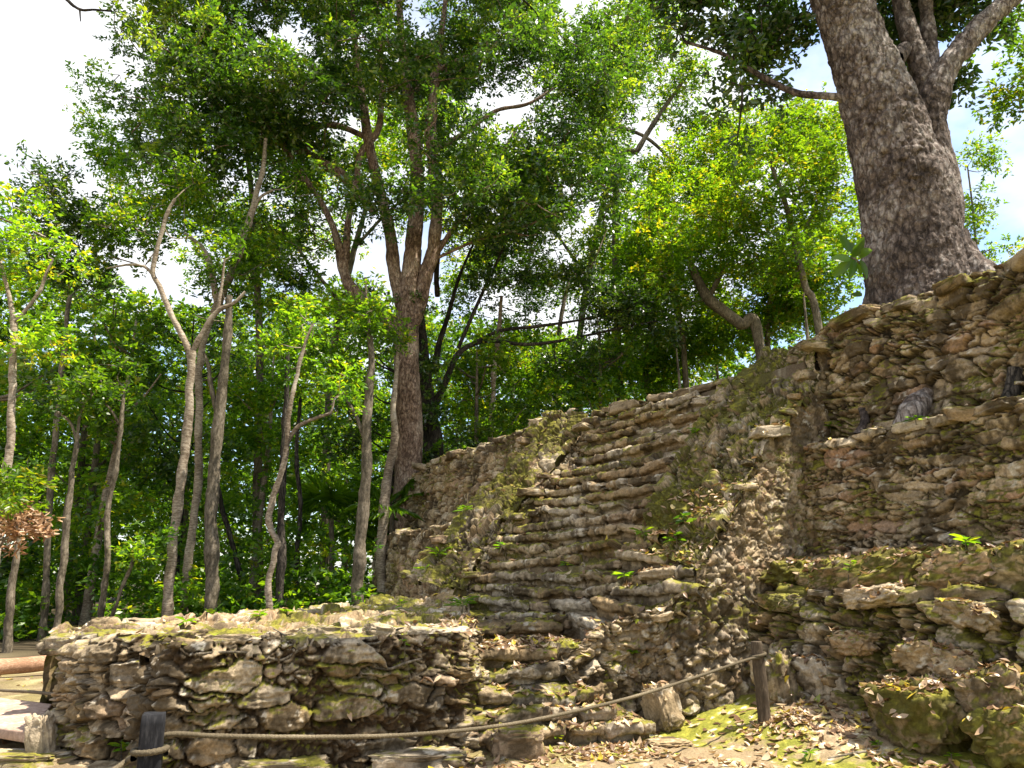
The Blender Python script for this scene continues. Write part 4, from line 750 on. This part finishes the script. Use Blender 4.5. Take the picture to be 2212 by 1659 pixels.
while len(spots) < 66 and tries < 6000:
    tries += 1
    y = rng.uniform(22.5, 52); x = rng.uniform(-.92 * y, 1.0 * y)
    if any((x - a) ** 2 + (y - b) ** 2 < 2.3 ** 2 for a, b in spots): continue
    u, w_ = uwof(x, y)
    if u > -15.8 and w_ > -1 and w_ < 9: continue
    px = 1106 + F * x / (y * CP + 4 * SP)
    k = rng.choice(5, p=[.33, .10, .22, .17, .18]) if px < 1050 else rng.choice(5, p=[.25, .05, .1, .55, .05])
    d = ray(px, skyline(px) + rng.uniform(0, 160)); hmax = 1.6 + d[2] * y / d[1]
    h = (14, 16, 12, 12, 8)[k] * 1.02; s = rng.uniform(.8, 1.15)
    if h * s > hmax: s = hmax / h
    if s < .35: continue
    spots.append((x, y)); put(int(k), x, y, s)
# understorey: leafy shrub mass that nobody could count
rng = np.random.default_rng(33); n = 7500
yy = rng.uniform(20.5, 42, n); xx = rng.uniform(-.95, .25, n) * yy; uu, ww = uwof(xx, yy); zz = rng.random(n) ** 1.5 * 8 * sst(yy, 19, 27) + .1
cl = np.stack([xx, yy, zz], 1)[(ww < .6) | (uu < -16)]
cl = cl[fbm(cl * .35, 3, 8) > -.08]
_, V, Fq, ti = crown_geo(cl, cl[:1], rng, 44, .7, .22, .10, 0, 0, .9, .55)
o = mesh('understorey', V, Fq, LEAF_MID, None, None, ti, False); tag(o, 'dense mass of green shrubs filling the shade between the trunks', 'undergrowth', None, 'stuff')
# the far wood closing the view
n = 15000; yy = rng.uniform(46, 62, n); xx = rng.uniform(-1.0, 1.05, n) * yy; px = 1106 + F * xx / (yy * CP + 5 * SP)
sk = np.interp(px, [-300, 0, 100, 230, 420, 700, 1100, 1300, 1500, 1800, 1900, 2060, 2150, 2400], [560, 560, 560, 640, 680, 640, 720, 760, 700, 700, 720, 760, 700, 640])
yp = (sk - 829.5) / F; ztop = 1.6 + yy * (-yp * CP + SP) / (CP + yp * SP); zz = .3 + rng.random(n) * ztop
cl = np.stack([xx, yy, zz], 1); cl = cl[fbm(cl * .2, 3, 18) > -.3]
_, V, Fq, ti = crown_geo(cl, cl[:1], rng, 34, 1.1, .42, .2, 0, 0, .9, .55)
o = mesh('far_wood', V, Fq, LEAF_MID, None, None, ti, False); tag(o, 'far green wood closing the view behind all the trunks', 'woodland', None, 'stuff')
# ------------------------------------------------------------------ things on and around the ruin
bpy.context.view_layer.update()
def kids(o):
    r = [o]
    for c in o.children: r += kids(c)
    return r
SOLID = [o for o in kids(ruin) + kids(plat) + [g] if o.type == 'MESH']
DG = bpy.context.evaluated_depsgraph_get()
MW = [(o, o.matrix_world.inverted(), [o.matrix_world @ Vector(c) for c in o.bound_box]) for o in SOLID]
MW = [(o, m, np.array([list(c) for c in b]).min(0), np.array([list(c) for c in b]).max(0)) for o, m, b in MW]
def cast_down(x, y, top=9.0):
    best = None
    for o, m, lo_, hi_ in MW:
        if x < lo_[0] or x > hi_[0] or y < lo_[1] or y > hi_[1] or (best and hi_[2] < best[0][2]): continue
        h, p, n, _ = o.ray_cast(m @ Vector((x, y, top)), Vector((0, 0, -1)))
        if h:
            p = np.array(o.matrix_world @ p)
            if best is None or p[2] > best[0][2]: best = (p, np.array(n))
    return best
def cast_px(x, y):
    d = ray(x, y); d = d / np.linalg.norm(d); best = None
    for o, m, lo_, hi_ in MW:
        h, p, n, _ = o.ray_cast(m @ Vector(CAM), Vector(d))
        if h:
            p = np.array(o.matrix_world @ p); t_ = (p - CAM) @ d
            if best is None or t_ < best[2]: best = (p, np.array(n), t_)
    return best
# fence of posts and rope
pl = ptz(333, 1541, .86); pb = cast_px(1652, 1556); pb = pb[0] if pb else ptz(1652, 1556, .12)
post = empty('fence_post', (pl[0], pl[1], 0), 'dark square post in front of the low platform', 'post')
def box_post(c0, c1, wd, n=24):
    an = np.linspace(0, 2 * np.pi, 28, endpoint=False); q = np.stack([np.cos(an), np.sin(an)], 1); q = np.sign(q) * np.abs(q) ** .22 * wd / 2
    rot = .35; q = np.stack([q[:, 0] * math.cos(rot) - q[:, 1] * math.sin(rot), q[:, 0] * math.sin(rot) + q[:, 1] * math.cos(rot)], 1)
    s = np.r_[np.linspace(0, 1, n), 1, 1]; sc_ = np.r_[np.ones(n - 1), .96, .9, .02]
    P = c0 + (c1 - c0) * s[:, None, None] + np.concatenate([q[None] * sc_[:, None, None], np.zeros((n + 2, 28, 1))], -1)
    P += .004 * fbm(P * np.array([30, 30, 5]), 3, 3)[..., None]
    i = np.arange((n + 2) * 28).reshape(n + 2, 28); j = np.roll(i, -1, 1)
    return P.reshape(-1, 3), np.stack([i[:-1], j[:-1], j[1:], i[1:]], -1).reshape(-1, 4)
mesh('shaft', *box_post(np.array([pl[0] + .02, pl[1], -.3]), pl, .125), POSTD, post)
def ropy(pts, r=.0145, pitch=.085, name='rope', parent=None):
    _, Ln = resample(pts, 3); n = max(int(Ln / .009), 8); Pc, _ = resample(catmull(pts, 200), n)
    T = np.gradient(Pc, axis=0); T /= np.linalg.norm(T, axis=1, keepdims=True); U = np.cross(T, [0, 0, 1.0]); U /= np.linalg.norm(U, axis=1, keepdims=True) + 1e-9; W = np.cross(T, U)
    an = np.linspace(0, 2 * np.pi, 15, endpoint=False); ph = np.arange(n) * .009 / pitch * 2 * np.pi
    rr = r * (.80 + .25 * np.abs(np.cos(1.5 * (an[None] - ph[:, None])))) * (1 + .05 * np.sin(ph * .37)[:, None])
    P = Pc[:, None] + (U[:, None] * np.cos(an)[None, :, None] + W[:, None] * np.sin(an)[None, :, None]) * rr[..., None]
    i = np.arange(n * 15).reshape(n, 15); j = np.roll(i, -1, 1)
    return mesh(name, P.reshape(-1, 3), np.stack([i[:-1], j[:-1], j[1:], i[1:]], -1).reshape(-1, 4), ROPE, parent)
post2 = empty('fence_post', pb, 'round weathered wooden post leaning left before the lowest right wall', 'post')
d = ray(1634, 1392); tp = CAM + d * ((pb[1] - .02) / d[1])
an_ = tube([pb - [0, 0, .25], pb, lerp(pb, tp, .5), tp, tp + [0, 0, .004]], [.067, .066, .063, .06, .052], 24, .02, .03, 5)
V, Fq = an_; cap = np.vstack([V, V[-24:].mean(0)]); tri = np.stack([np.arange(24) + len(V) - 24, np.roll(np.arange(24), -1) + len(V) - 24, np.full(24, len(V))], 1)
mesh('shaft', cap, [Fq, tri], POSTM, post2)
rp_ = []
lp = pl + [0, 0, -.21]; rpt = lerp(pb, tp, .83)
for x, y in ((352, 1588), (470, 1590), (600, 1592), (730, 1592), (850, 1589), (940, 1583), (1040, 1573), (1150, 1556), (1300, 1523), (1400, 1496), (1500, 1464), (1570, 1440), (1618, 1424)):
    dr = ray(x, y); A2 = np.array([[dr[0], -(rpt - lp)[0]], [dr[1], -(rpt - lp)[1]]]); s_ = np.linalg.solve(A2, (lp - CAM)[:2]); rp_.append(CAM + dr * s_[0])
rp_ = [lp + [-.05, -.07, 0]] + rp_ + [rpt + [.0, -.066, .0]]
rope = ropy(np.array(rp_)); tag(rope, 'long sagging twisted rope strung between the dark post and the round post', 'rope')
def loop(c, rx, name, label, tilt=0.0):
    a = np.linspace(0, 2 * np.pi * 1.04, 26); P = np.stack([c[0] + rx * np.cos(a), c[1] + rx * np.sin(a), c[2] + tilt * np.cos(a) + .004 * a], 1); o = ropy(P, .017, .08, name); tag(o, label, 'rope')
loop(lp + [0, 0, .0], .088, 'rope_loop', 'turn of rope wrapped round the dark square post')
loop(rpt + [0, 0, .0], .076, 'rope_loop', 'turn of rope wrapped round the round wooden post', .012)
rope2 = ropy(np.array([lp + [-.08, -.02, -.02], ptz(280, 1640, .48), ptz(230, 1672, .42), ptz(120, 1720, .3)]), .02); tag(rope2, 'rope tail running down left from the dark post', 'rope')
rope3 = ropy(np.array([ptY(-80, 1484, 10.2), ptY(0, 1491, 10.0), ptY(60, 1494, 9.6), ptY(125, 1500, 9.2)]), .018); tag(rope3, 'pale rope stretched across the bare ground at the far left', 'rope')
# log, plank, loose stones
lg = tube([ptY(-190, 1452, 12.6), ptY(-60, 1444, 12.9), ptY(40, 1438, 13.2), ptY(112, 1431, 13.5), ptY(180, 1428, 13.7)], [.13, .128, .124, .12, .118], 28, .05, .02, 3)
tag(mesh('log', *lg, LOGM), 'bare orange brown log lying on the ground at the far left', 'log')
p1, p2, dv = ptz(66, 1582, .22), ptz(113, 1520, .24), ptz(-150, 1548, .20) - ptz(66, 1582, .22)
qs = [p1, p2, p2 + dv, p1 + dv]; n_ = 24; gu, gv = np.meshgrid(np.linspace(0, 1, 60), np.linspace(0, 1, n_), indexing='ij')
top = p1 + (p2 - p1) * gv[..., None] + dv * gu[..., None]; ring = []
me_ = bpy.data.meshes.new('plank'); V = np.concatenate([top.reshape(-1, 3) + .006 * fbm(top.reshape(-1, 3) * 4, 3, 3)[:, None] * [0, 0, 1], top.reshape(-1, 3) - [0, 0, .10]])
f1 = grid_faces(60, n_); m_ = 60 * n_; rim = list(range(n_)) + [i * n_ + n_ - 1 for i in range(1, 60)] + [59 * n_ + j for j in range(n_ - 2, -1, -1)] + [i * n_ for i in range(58, 0, -1)]
rim = np.array(rim); f3 = np.stack([rim, np.roll(rim, -1), np.roll(rim, -1) + m_, rim + m_], 1)
pk = mesh('plank', V, np.vstack([f1, f1[:, ::-1] + m_, f3]), SLABM, None, smooth=False); tag(pk, 'broad pinkish plank lying at the lower left beside the platform', 'plank')
bv = pk.modifiers.new('bevel', 'BEVEL'); bv.width = .012; bv.segments = 2; bv.limit_method = 'ANGLE'
def stone(x, y, z, dims, seed, label, **kw):
    o = rock('loose_stone', ptz(x, y, z), dims, seed, None, **kw); tag(o, label, 'stone'); return o
stone(92, 1600, .14, (.2, .22, .46), 611, 'pale upright stone leaning on the left end of the platform', moss=.1, stain=.2, tilt=(.05, .2))
stone(2078, 1592, .2, (.36, .28, .24), 612, 'white angular stone on the leafy ground at lower right', moss=.05, stain=.0, warm=0, box=.8)
stone(1115, 1610, .08, (.5, .4, .3), 613, 'grey mossy block lying before the lowest side step', moss=.35, stain=.4, box=.5)
stone(1450, 1610, .0, (.4, .3, .1), 614, 'flat white stone beside the upright grey block', moss=.1, stain=.1, warm=0)
stone(40, 1640, .0, (.9, .5, .12), 615, 'flat grey stone in the bottom left corner', moss=.2, stain=.3, warm=.1)
stone(620, 1668, .02, (.7, .4, .2), 616, 'low brown stone half buried under the platform face', moss=.3, stain=.4)
stone(900, 1640, .03, (.8, .5, .16), 617, 'flat mossy stone in front of the right end of the platform', moss=.55, stain=.3)
stone(1700, 1600, .05, (.42, .3, .1), 618, 'low whitish stone among the fallen leaves right of the round post', moss=.2, stain=.1, warm=0)
stone(1935, 1630, .06, (.3, .2, .12), 619, 'small grey brown stone in the moss near the bottom right', moss=.1, stain=.4, warm=.5)
br = tube([ptz(1775, 1568, .14), ptz(1830, 1566, .16), ptz(1872, 1556, .18), ptz(1898, 1538, .24), ptz(1912, 1512, .34)], [.012, .018, .02, .017, .01], 10, .02, .08, 3)
tag(mesh('fallen_branch', *br, BARK_GREY), 'crooked bare branch lying against the big mossy boulder', 'branch')
br = tube([ptz(1900, 1622, .12), ptz(1850, 1626, .12), ptz(1790, 1638, .11)], [.016, .012, .006], 8, .02, .08, 3)
tag(mesh('fallen_branch', *br, BARK_GREY), 'thin twig lying on the mossy ground at lower right', 'branch')
br = tube([ptz(2240, 1590, .2), ptz(2150, 1584, .2), ptz(2085, 1582, .22)], [.012, .01, .006], 8, .03, .06, 3)
tag(mesh('fallen_branch', *br, BARK_RED), 'straight reddish stick behind the white angular stone', 'branch')
# roots creeping over the platform face
for k, pts in enumerate((((425, 1413), (480, 1409), (532, 1410), (575, 1420), (609, 1425), (640, 1408), (660, 1393), (656, 1368), (655, 1345)), ((772, 1392), (800, 1391), (821, 1387), (843, 1368), (860, 1359), (880, 1353)), ((800, 1440), (840, 1445), (880, 1430), (915, 1420)))):
    H = [cast_px(*q) for q in pts]; H = [h[0] - ray(*q) * .012 for h, q in zip(H, pts) if h]
    if len(H) > 2:
        yy_ = np.array([h[1] for h in H]); H = [np.array([h[0], min(h[1], np.median(yy_[max(0, i - 2):i + 3])) , h[2]]) for i, h in enumerate(H)]
        mesh('root', *tube(H, [.012] * (len(H) - 1) + [.006], 7, .03, .08, k), BARK_GREY, plat)
# ------------------------------------------------------------------ fallen leaves
rng = np.random.default_rng(99)
def litter(pts, nrm, size, seed, green=.0):
    r_ = np.random.default_rng(seed); n = len(pts); pts = np.asarray(pts); nrm = np.asarray(nrm) * .6 + [0, 0, .4] + r_.normal(0, .28, (n, 3)); nrm /= np.linalg.norm(nrm, axis=1, keepdims=True)
    a = r_.normal(0, 1, (n, 3)); a -= nrm * np.sum(a * nrm, 1, keepdims=True); a /= np.linalg.norm(a, axis=1, keepdims=True); b = np.cross(nrm, a)
    ln = size * r_.uniform(.5, 1.35, n); wd = ln * r_.uniform(.32, .52, n); cu = r_.normal(.25, .5, n); cv = r_.uniform(-.2, 1.2, n)
    s = np.linspace(0, 1, 6); prof = np.array([.06, .62, 1, .92, .55, .03]); t = np.array([-1, 0, 1.0])
    V = np.zeros((n, 6, 3, 3))
    for i in range(6):
        for j in range(3):
            x = (s[i] - .5) * ln; y = t[j] * prof[i] * wd / 2; z = cu * ln * .7 * ((s[i] - .5) ** 2 * 1.6) + cv * wd * .32 * abs(t[j]) * prof[i] + .012
            V[:, i, j] = pts + a * x[:, None] + b * (y)[:, None] + nrm * z[:, None]
    i = np.arange(18).reshape(6, 3); f = np.stack([i[:-1, :-1], i[1:, :-1], i[1:, 1:], i[:-1, 1:]], -1).reshape(-1, 4)
    Fq = (np.arange(n)[:, None, None] * 18 + f).reshape(-1, 4); ti = r_.random(n) ** .85 * (.96 + .0 * n); ti = np.where(r_.random(n) < green, .99, ti)
    return V.reshape(-1, 3), Fq, np.repeat(ti, 18)
def sample(n, f, dens=None):
    P_, N_ = [], []
    while len(P_) < n:
        x, y = f(); 
        if dens is not None and rng.random() > dens(x, y): continue
        h = cast_down(x, y)
        if h is not None and h[1][2] > .35: P_.append(h[0]); N_.append(h[1])
    return P_, N_
def patch_u(u0, u1, w0, w1):
    def f():
        q_ = uw(rng.uniform(u0, u1), rng.uniform(w0, w1), 0); return q_[0], q_[1]
    return f
gd = lambda x, y: np.clip(.42 + .9 * float(noise(np.array([x * 1.1, y * 1.1, 0.0]), 5)) + .5 * max(0, uwof(x, y)[1] + .3), .06, 1)
GP, GN = sample(5200, lambda: (rng.uniform(-.9, 6), rng.uniform(5.5, 10.5)), lambda x, y: gd(x, y) if uwof(x, y)[1] < 1.05 else 0)
o = mesh('leaf_litter', *(lambda r_: (r_[0], r_[1]))(litter(GP, GN, .105, 1, .03)), LITTER, None, None, litter(GP, GN, .105, 1, .03)[2]); tag(o, 'brown and yellow fallen leaves strewn over the ground at lower right', 'fallen leaves', None, 'stuff')
GP, GN = [], []
for n, f in ((420, patch_u(0, 4.2, 1.24, 1.75)), (160, patch_u(0, 4.2, 1.85, 2.25)), (90, patch_u(-.3, 4, 2.35, 2.9)), (70, patch_u(0, 4, 3.0, 4)), (420, patch_u(-4.7, .2, -1.3, 2.4)), (120, patch_u(-1.5, -.05, .3, 2.6)), (90, patch_u(-6, -4.9, -.6, 2)), (330, lambda: (rng.uniform(-.4, 1.7), rng.uniform(7.6, 10.2)))):
    a_, b_ = sample(n, f); GP += a_; GN += b_
r_ = litter(GP, GN, .105, 2, .03); o = mesh('leaf_litter', r_[0], r_[1], LITTER, None, None, r_[2]); tag(o, 'dry fallen leaves caught on the steps and ledges of the ruin', 'fallen leaves', None, 'stuff')
GP, GN = sample(120, lambda: (rng.uniform(-4.4, -.3), rng.uniform(7, 12)), None)
GP2, GN2 = sample(220, lambda: (rng.uniform(-11, -4.4), rng.uniform(7.4, 15)), None)
r_ = litter(GP + GP2, GN + GN2, .10, 3, .05); o = mesh('leaf_litter', r_[0], r_[1], LITTER, None, None, r_[2]); tag(o, 'fallen leaves scattered over the platform top and the bare ground at left', 'fallen leaves', None, 'stuff')
# ------------------------------------------------------------------ little plants rooted in the stones
SEED = [((1832, 1252), .19, 7, .10, .055, 'bright seedling with paired leaves on the lowest right wall', LEAF_LIME, 1), ((1668, 1395), .26, 3, .05, .03, 'thin lone sprout with two small leaves behind the round post', LEAF_LIME, 1),
    ((1484, 1142), .2, 9, .2, .085, 'dark broad leaved weed on the right balustrade', LEAF_DARK, 1), ((1462, 1178), .14, 9, .15, .07, 'pale leaved weed low on the right balustrade', LEAF_MID, 1), ((1390, 1166), .12, 14, .2, .03, 'small fern at the edge of the middle steps', LEAF_LIME, 1),
    ((1087, 1192), .14, 9, .16, .05, 'leafy weed in the hole beside the left balustrade', LEAF_MID, 1), ((945, 1206), .12, 16, .24, .035, 'feathery fern on the lower left balustrade', LEAF_LIME, 1), ((918, 1236), .1, 10, .2, .04, 'small green tuft near the foot of the left balustrade', LEAF_LIME, 1), ((1003, 1108), .12, 14, .22, .04, 'yellow green fern halfway up the left balustrade', LEAF_LIME, 1),
    ((998, 1318), .16, 22, .24, .02, 'grassy tuft at the left end of the bottom steps', LEAF_MID, 1), ((868, 1318), .12, 6, .13, .06, 'small seedling on the back of the platform top', LEAF_LIME, 1), ((873, 1402), .08, 6, .08, .04, 'tiny plant clinging to the upper right of the platform face', LEAF_LIME, 1),
    ((1180, 1428), .1, 5, .09, .05, 'green sprout on the side steps', LEAF_LIME, 1), ((1364, 1420), .1, 6, .12, .06, 'green leafed sprig on the rubble face', LEAF_LIME, 1), ((1206, 1606), .12, 9, .08, .04, 'light green weed below the lowest side step', LEAF_LIME, 1), ((264, 1642), .16, 12, .12, .05, 'bushy weed in the notch of the platform', LEAF_MID, 1),
    ((1898, 1618), .06, 6, .07, .04, 'tiny sprout in the leaves below the mossy boulder', LEAF_LIME, 1), ((1988, 1628), .07, 7, .08, .04, 'little bright weed on the moss at lower right', LEAF_LIME, 1), ((2056, 1645), .06, 6, .07, .04, 'small weed under the white angular stone', LEAF_LIME, 1), ((1745, 1640), .06, 6, .08, .045, 'low weed at the bottom edge below the round post', LEAF_LIME, 1),
    ((2090, 1185), .1, 10, .16, .06, 'green weed behind the moss topped boulders at right', LEAF_LIME, 1), ((1395, 1590), .08, 6, .08, .045, 'small plant beside the upright grey block', LEAF_MID, 1), ((560, 1335), .06, 9, .12, .045, 'yellowish plant on the middle of the platform top', LEAF_LIME, 1), ((620, 1330), .06, 9, .12, .05, 'yellow tuft on the right half of the platform top', LEAF_LIME, 1), ((395, 1350), .05, 9, .14, .05, 'yellow leaved tuft above the platform corner', LEAF_LIME, 1),
    ((1505, 940), .08, 10, .14, .04, 'small weed high on the right balustrade', LEAF_MID, 1), ((1795, 930), .08, 14, .16, .03, 'tuft of grass at the end of the tall tan wall', LEAF_LIME, 1), ((1980, 912), .06, 10, .14, .03, 'green tuft below the exposed grey root', LEAF_MID, 1), ((1350, 1250), .08, 14, .16, .025, 'grass tuft hanging from a middle step', LEAF_MID, 1), ((1225, 1225), .07, 12, .14, .03, 'mossy tuft on the left of the middle steps', LEAF_LIME, 1)]
rng = np.random.default_rng(44)
for k, ((x, y), h_, n, ln, wd, lab, lf, dt) in enumerate(SEED):
    c = cast_px(x, y)
    if c is None: continue
    p = c[0] + c[1] * .01; t = empty('seedling', p, lab, 'plant', 'small plants rooted in the stones')
    lean = rng.normal(0, .2, 2); topp = p + [lean[0] * h_, lean[1] * h_ - .02, h_]
    mesh('stem', *tube([p - [0, 0, .03], lerp(p, topp, .5) + rng.normal(0, .01, 3), topp], [.005, .004, .002], 6, .02, .05, k), BARK_GREY, t)
    f_ = rng.uniform(.35, 1, n); a_ = np.arange(n) * 2.4 + rng.uniform(0, 6); pos = p + (topp - p) * f_[:, None]; dr = np.stack([np.cos(a_), np.sin(a_), rng.uniform(.1, .7, n)], 1)
    V, Fq, ti = leaf_mesh(pos, dr, rng, ln, wd, .8, 1); mesh('foliage', V, Fq, lf, t, None, ti, False)
# large leaved plant clinging beside the great trunk
bl = empty('broad_leaved_plant', ptY(1868, 560, YB - .4), 'plant with large oval glossy leaves growing left of the great trunk', 'plant')
LV = []
for x, y, x2, y2, wpx in ((1832, 545, 1818, 500, 27), (1838, 560, 1796, 556, 24), (1836, 562, 1800, 598, 22), (1840, 556, 1870, 512, 24), (1846, 560, 1838, 600, 22), (1852, 560, 1862, 592, 22), (1844, 550, 1838, 520, 18), (1855, 552, 1882, 540, 24), (1862, 640, 1838, 632, 18), (1850, 556, 1826, 578, 18), (1858, 560, 1876, 600, 18)):
    a_, b_ = ptY(x, y, YB - .35), ptY(x2, y2, YB - .35 + rng.normal(0, .12)); ax_ = b_ - a_; ln = np.linalg.norm(ax_); ax_ /= ln; si = np.cross(ax_, [rng.normal(0, .35), -1, rng.normal(.3, .2)]); si /= np.linalg.norm(si); nn_ = np.cross(si, ax_); wd = wpx * YB / F / 2
    s_ = np.linspace(0, 1, 9); pf = np.sin(np.pi * s_ ** .85) ** .7
    G = np.stack([a_ + ax_ * (q * ln) + si * (tt * wd * pf[i]) + nn_ * (abs(tt) * wd * .25 * pf[i] - .12 * ln * q * q) for i, q in enumerate(s_) for tt in (-1, -.5, 0, .5, 1)])
    mesh('leaf', G, grid_faces(9, 5), LEAF_MID, bl, None, np.full(len(G), rng.uniform(.1, .6)))
mesh('stem', *tube([ptY(1868, 580, YB - .3), ptY(1850, 562, YB - .35), ptY(1838, 556, YB - .35)], [.02, .015, .01], 8, .03, .05, 1), BARK_GREY, bl)
# shrub and dead branch at the left edge
def loose_crown(name, centres, stems, leaf, bark, label, cat, per, rad, ln, wd, seed, droop=False):
    r_ = np.random.default_rng(seed); t = empty(name, stems[0][0], label, cat)
    nd = []
    for k, s_ in enumerate(stems): mesh('stem', *tube(s_, np.linspace(.03, .008, len(s_)), 7, .06, .06, k), bark, t); nd.append(catmull(s_, 20))
    w_, V, Fq, ti = crown_geo(np.array(centres), np.vstack(nd), r_, per, rad, ln, wd, 1, .006, .9, .3 if droop else .6, nl=7)
    crown_mesh(V, Fq, ti, w_, leaf, bark, t)
rg = np.random.default_rng(8)
def cloud(x0, x1, y0, y1, Y, n, dy=.5): return [ptY(rg.uniform(x0, x1), rg.uniform(y0, y1), Y + rg.normal(0, dy)) for _ in range(n)]
loose_crown('leaning_shrub', cloud(-40, 90, 1020, 1110, 14.6, 16), [[ptY(-60, 1400, 14.8) * [1, 1, 0], ptY(-40, 1200, 14.7), ptY(30, 1060, 14.6)], [ptY(-50, 1250, 14.7), ptY(60, 1100, 14.6), ptY(95, 1085, 14.6)]], LEAF_LIME, BARK_GREY, 'bright green shrub leaning in at the left edge', 'shrub', 60, .3, .16, .06, 70)
loose_crown('dead_branch', cloud(-20, 100, 1105, 1180, 14.3, 15, .3), [[ptY(-60, 1130, 14.5), ptY(20, 1120, 14.3), ptY(95, 1130, 14.3)], [ptY(-50, 1180, 14.5), ptY(30, 1160, 14.3), ptY(75, 1165, 14.3)]], LEAF_DRY, BARK_GREY, 'dead branch with dry brown leaves hanging below the bright shrub', 'branch', 45, .24, .14, .05, 71, True)
tw = empty('bare_branch', ptY(145, -60, 14), 'bare purplish twig poking into the white sky at top left', 'branch')
mesh('stem', *tube([ptY(60, -90, 14), ptY(140, -5, 14), ptY(172, 20, 14), ptY(205, 21, 14), ptY(242, 24, 14)], [.05, .035, .03, .026, .02], 8, .1, .08, 4), BARK_DARK, tw); mesh('side_twig', *tube([ptY(172, 20, 14), ptY(174, 46, 14)], [.022, .012], 7, .1, .08, 5), BARK_DARK, tw)
# fan palms in the shade
def palm(x, y, Y, sz, n, lab, seed):
    r_ = np.random.default_rng(seed); c = ptY(x, y, Y); t = empty('fan_palm', [c[0], c[1], 0], lab, 'palm')
    mesh('trunk', *tube([c * [1, 1, 0] - [0, 0, .3], c * [1, 1, .5] + [.1, 0, 0], c], [.09, .08, .07], 9, .2, .06, seed), BARK_GREY, t)
    for k in range(n):
        a = k * 2.4 + r_.uniform(0, .5); e = r_.uniform(-.2, 1.1); dr = np.array([math.cos(a) * math.cos(e), math.sin(a) * math.cos(e), math.sin(e)]); h = c + dr * sz * .9 + [0, 0, -.1]
        sd = np.cross(dr, [0, 0, 1.0]); sd /= np.linalg.norm(sd) + 1e-6; m = 22; an = np.linspace(-1.9, 1.9, m); dd = dr[None] * np.cos(an)[:, None] + sd[None] * np.sin(an)[:, None] + [0, 0, -.25]
        V, Fq, ti = leaf_mesh(np.repeat(h[None], m, 0), dd, r_, sz * .95, sz * .09, .8, 1, .15, .5, .12)
        W, Wf = tube([c, lerp(c, h, .5) + [0, 0, .06], h], [.015, .012, .01], 5, .2, .02, k); mesh('frond', np.vstack([V, W]), np.vstack([Fq, Wf + len(V)]), LEAF_MID, t, None, np.r_[ti, np.zeros(len(W))], False)
palm(846, 1090, 23.2, .95, 9, 'fan palm in the shade just left of the ruin', 1)
palm(716, 1120, 24.5, 1.1, 9, 'fan palm in the deep shade left of the vine trunk', 2)
# ------------------------------------------------------------------ camera, sky, sun
cd = bpy.data.cameras.new('camera'); cam = bpy.data.objects.new('camera', cd); COL.objects.link(cam)
cam.location = CAM; cam.rotation_euler = (math.pi / 2 + PITCH, 0, 0); cd.sensor_width = 36; cd.lens = 36 * F / 2212; cd.clip_end = 2000; sc.camera = cam
SUN = np.array([.40, -.06, .91]); SUN /= np.linalg.norm(SUN)
el = math.asin(SUN[2]); az = math.atan2(SUN[0], SUN[1])
ld = bpy.data.lights.new('sun', 'SUN'); ld.energy = 5.0; ld.angle = R(.53); ld.color = (1, .92, .79); lo = bpy.data.objects.new('sun', ld); COL.objects.link(lo)
lo.rotation_euler = Vector(-SUN).to_track_quat('-Z', 'Y').to_euler()
w = bpy.data.worlds.new('World'); sc.world = w; w.use_nodes = True; t = w.node_tree; t.nodes.clear(); L = t.links.new
ow = N(t, 'ShaderNodeOutputWorld'); bg = N(t, 'ShaderNodeBackground'); bg.inputs[1].default_value = .13
sky = N(t, 'ShaderNodeTexSky'); sky.sky_type = 'NISHITA'; sky.sun_disc = False; sky.sun_elevation = el; sky.sun_rotation = az; sky.air_density = 1.0; sky.dust_density = 1.0
tc = N(t, 'ShaderNodeTexCoord'); mp = N(t, 'ShaderNodeMapping'); mp.inputs['Scale'].default_value = (1, 1, 1.8); mp.inputs['Location'].default_value = (3.1, 1.7, .4); L(tc.outputs['Generated'], mp.inputs['Vector'])
nz = N(t, 'ShaderNodeTexNoise'); nz.inputs['Scale'].default_value = 2.1; nz.inputs['Detail'].default_value = 7; nz.inputs['Roughness'].default_value = .55; L(mp.outputs[0], nz.inputs['Vector'])
rp = N(t, 'ShaderNodeValToRGB'); rp.color_ramp.elements[0].position = .40; rp.color_ramp.elements[1].position = .54; L(nz.outputs['Fac'], rp.inputs['Fac'])
mxw = N(t, 'ShaderNodeMixRGB'); L(rp.outputs[0], mxw.inputs[0]); L(sky.outputs[0], mxw.inputs[1]); mxw.inputs[2].default_value = (4.1, 4.15, 4.25, 1)
L(mxw.outputs[0], bg.inputs[0]); L(bg.outputs[0], ow.inputs[0])
sc.view_settings.view_transform = 'Standard'; sc.view_settings.look = 'None'; sc.view_settings.exposure = 1.35; sc.view_settings.gamma = 1
sc.render.engine = 'CYCLES'; cy = sc.cycles; cy.max_bounces = 8; cy.diffuse_bounces = 5; cy.glossy_bounces = 2; cy.transmission_bounces = 4; cy.transparent_max_bounces = 4; cy.caustics_reflective = False; cy.caustics_refractive = False
cy.use_denoising = True; cy.denoiser = 'OPENIMAGEDENOISE'; cy.denoising_input_passes = 'RGB_ALBEDO_NORMAL'; cy.denoising_prefilter = 'ACCURATE'; cy.sample_clamp_indirect = 6
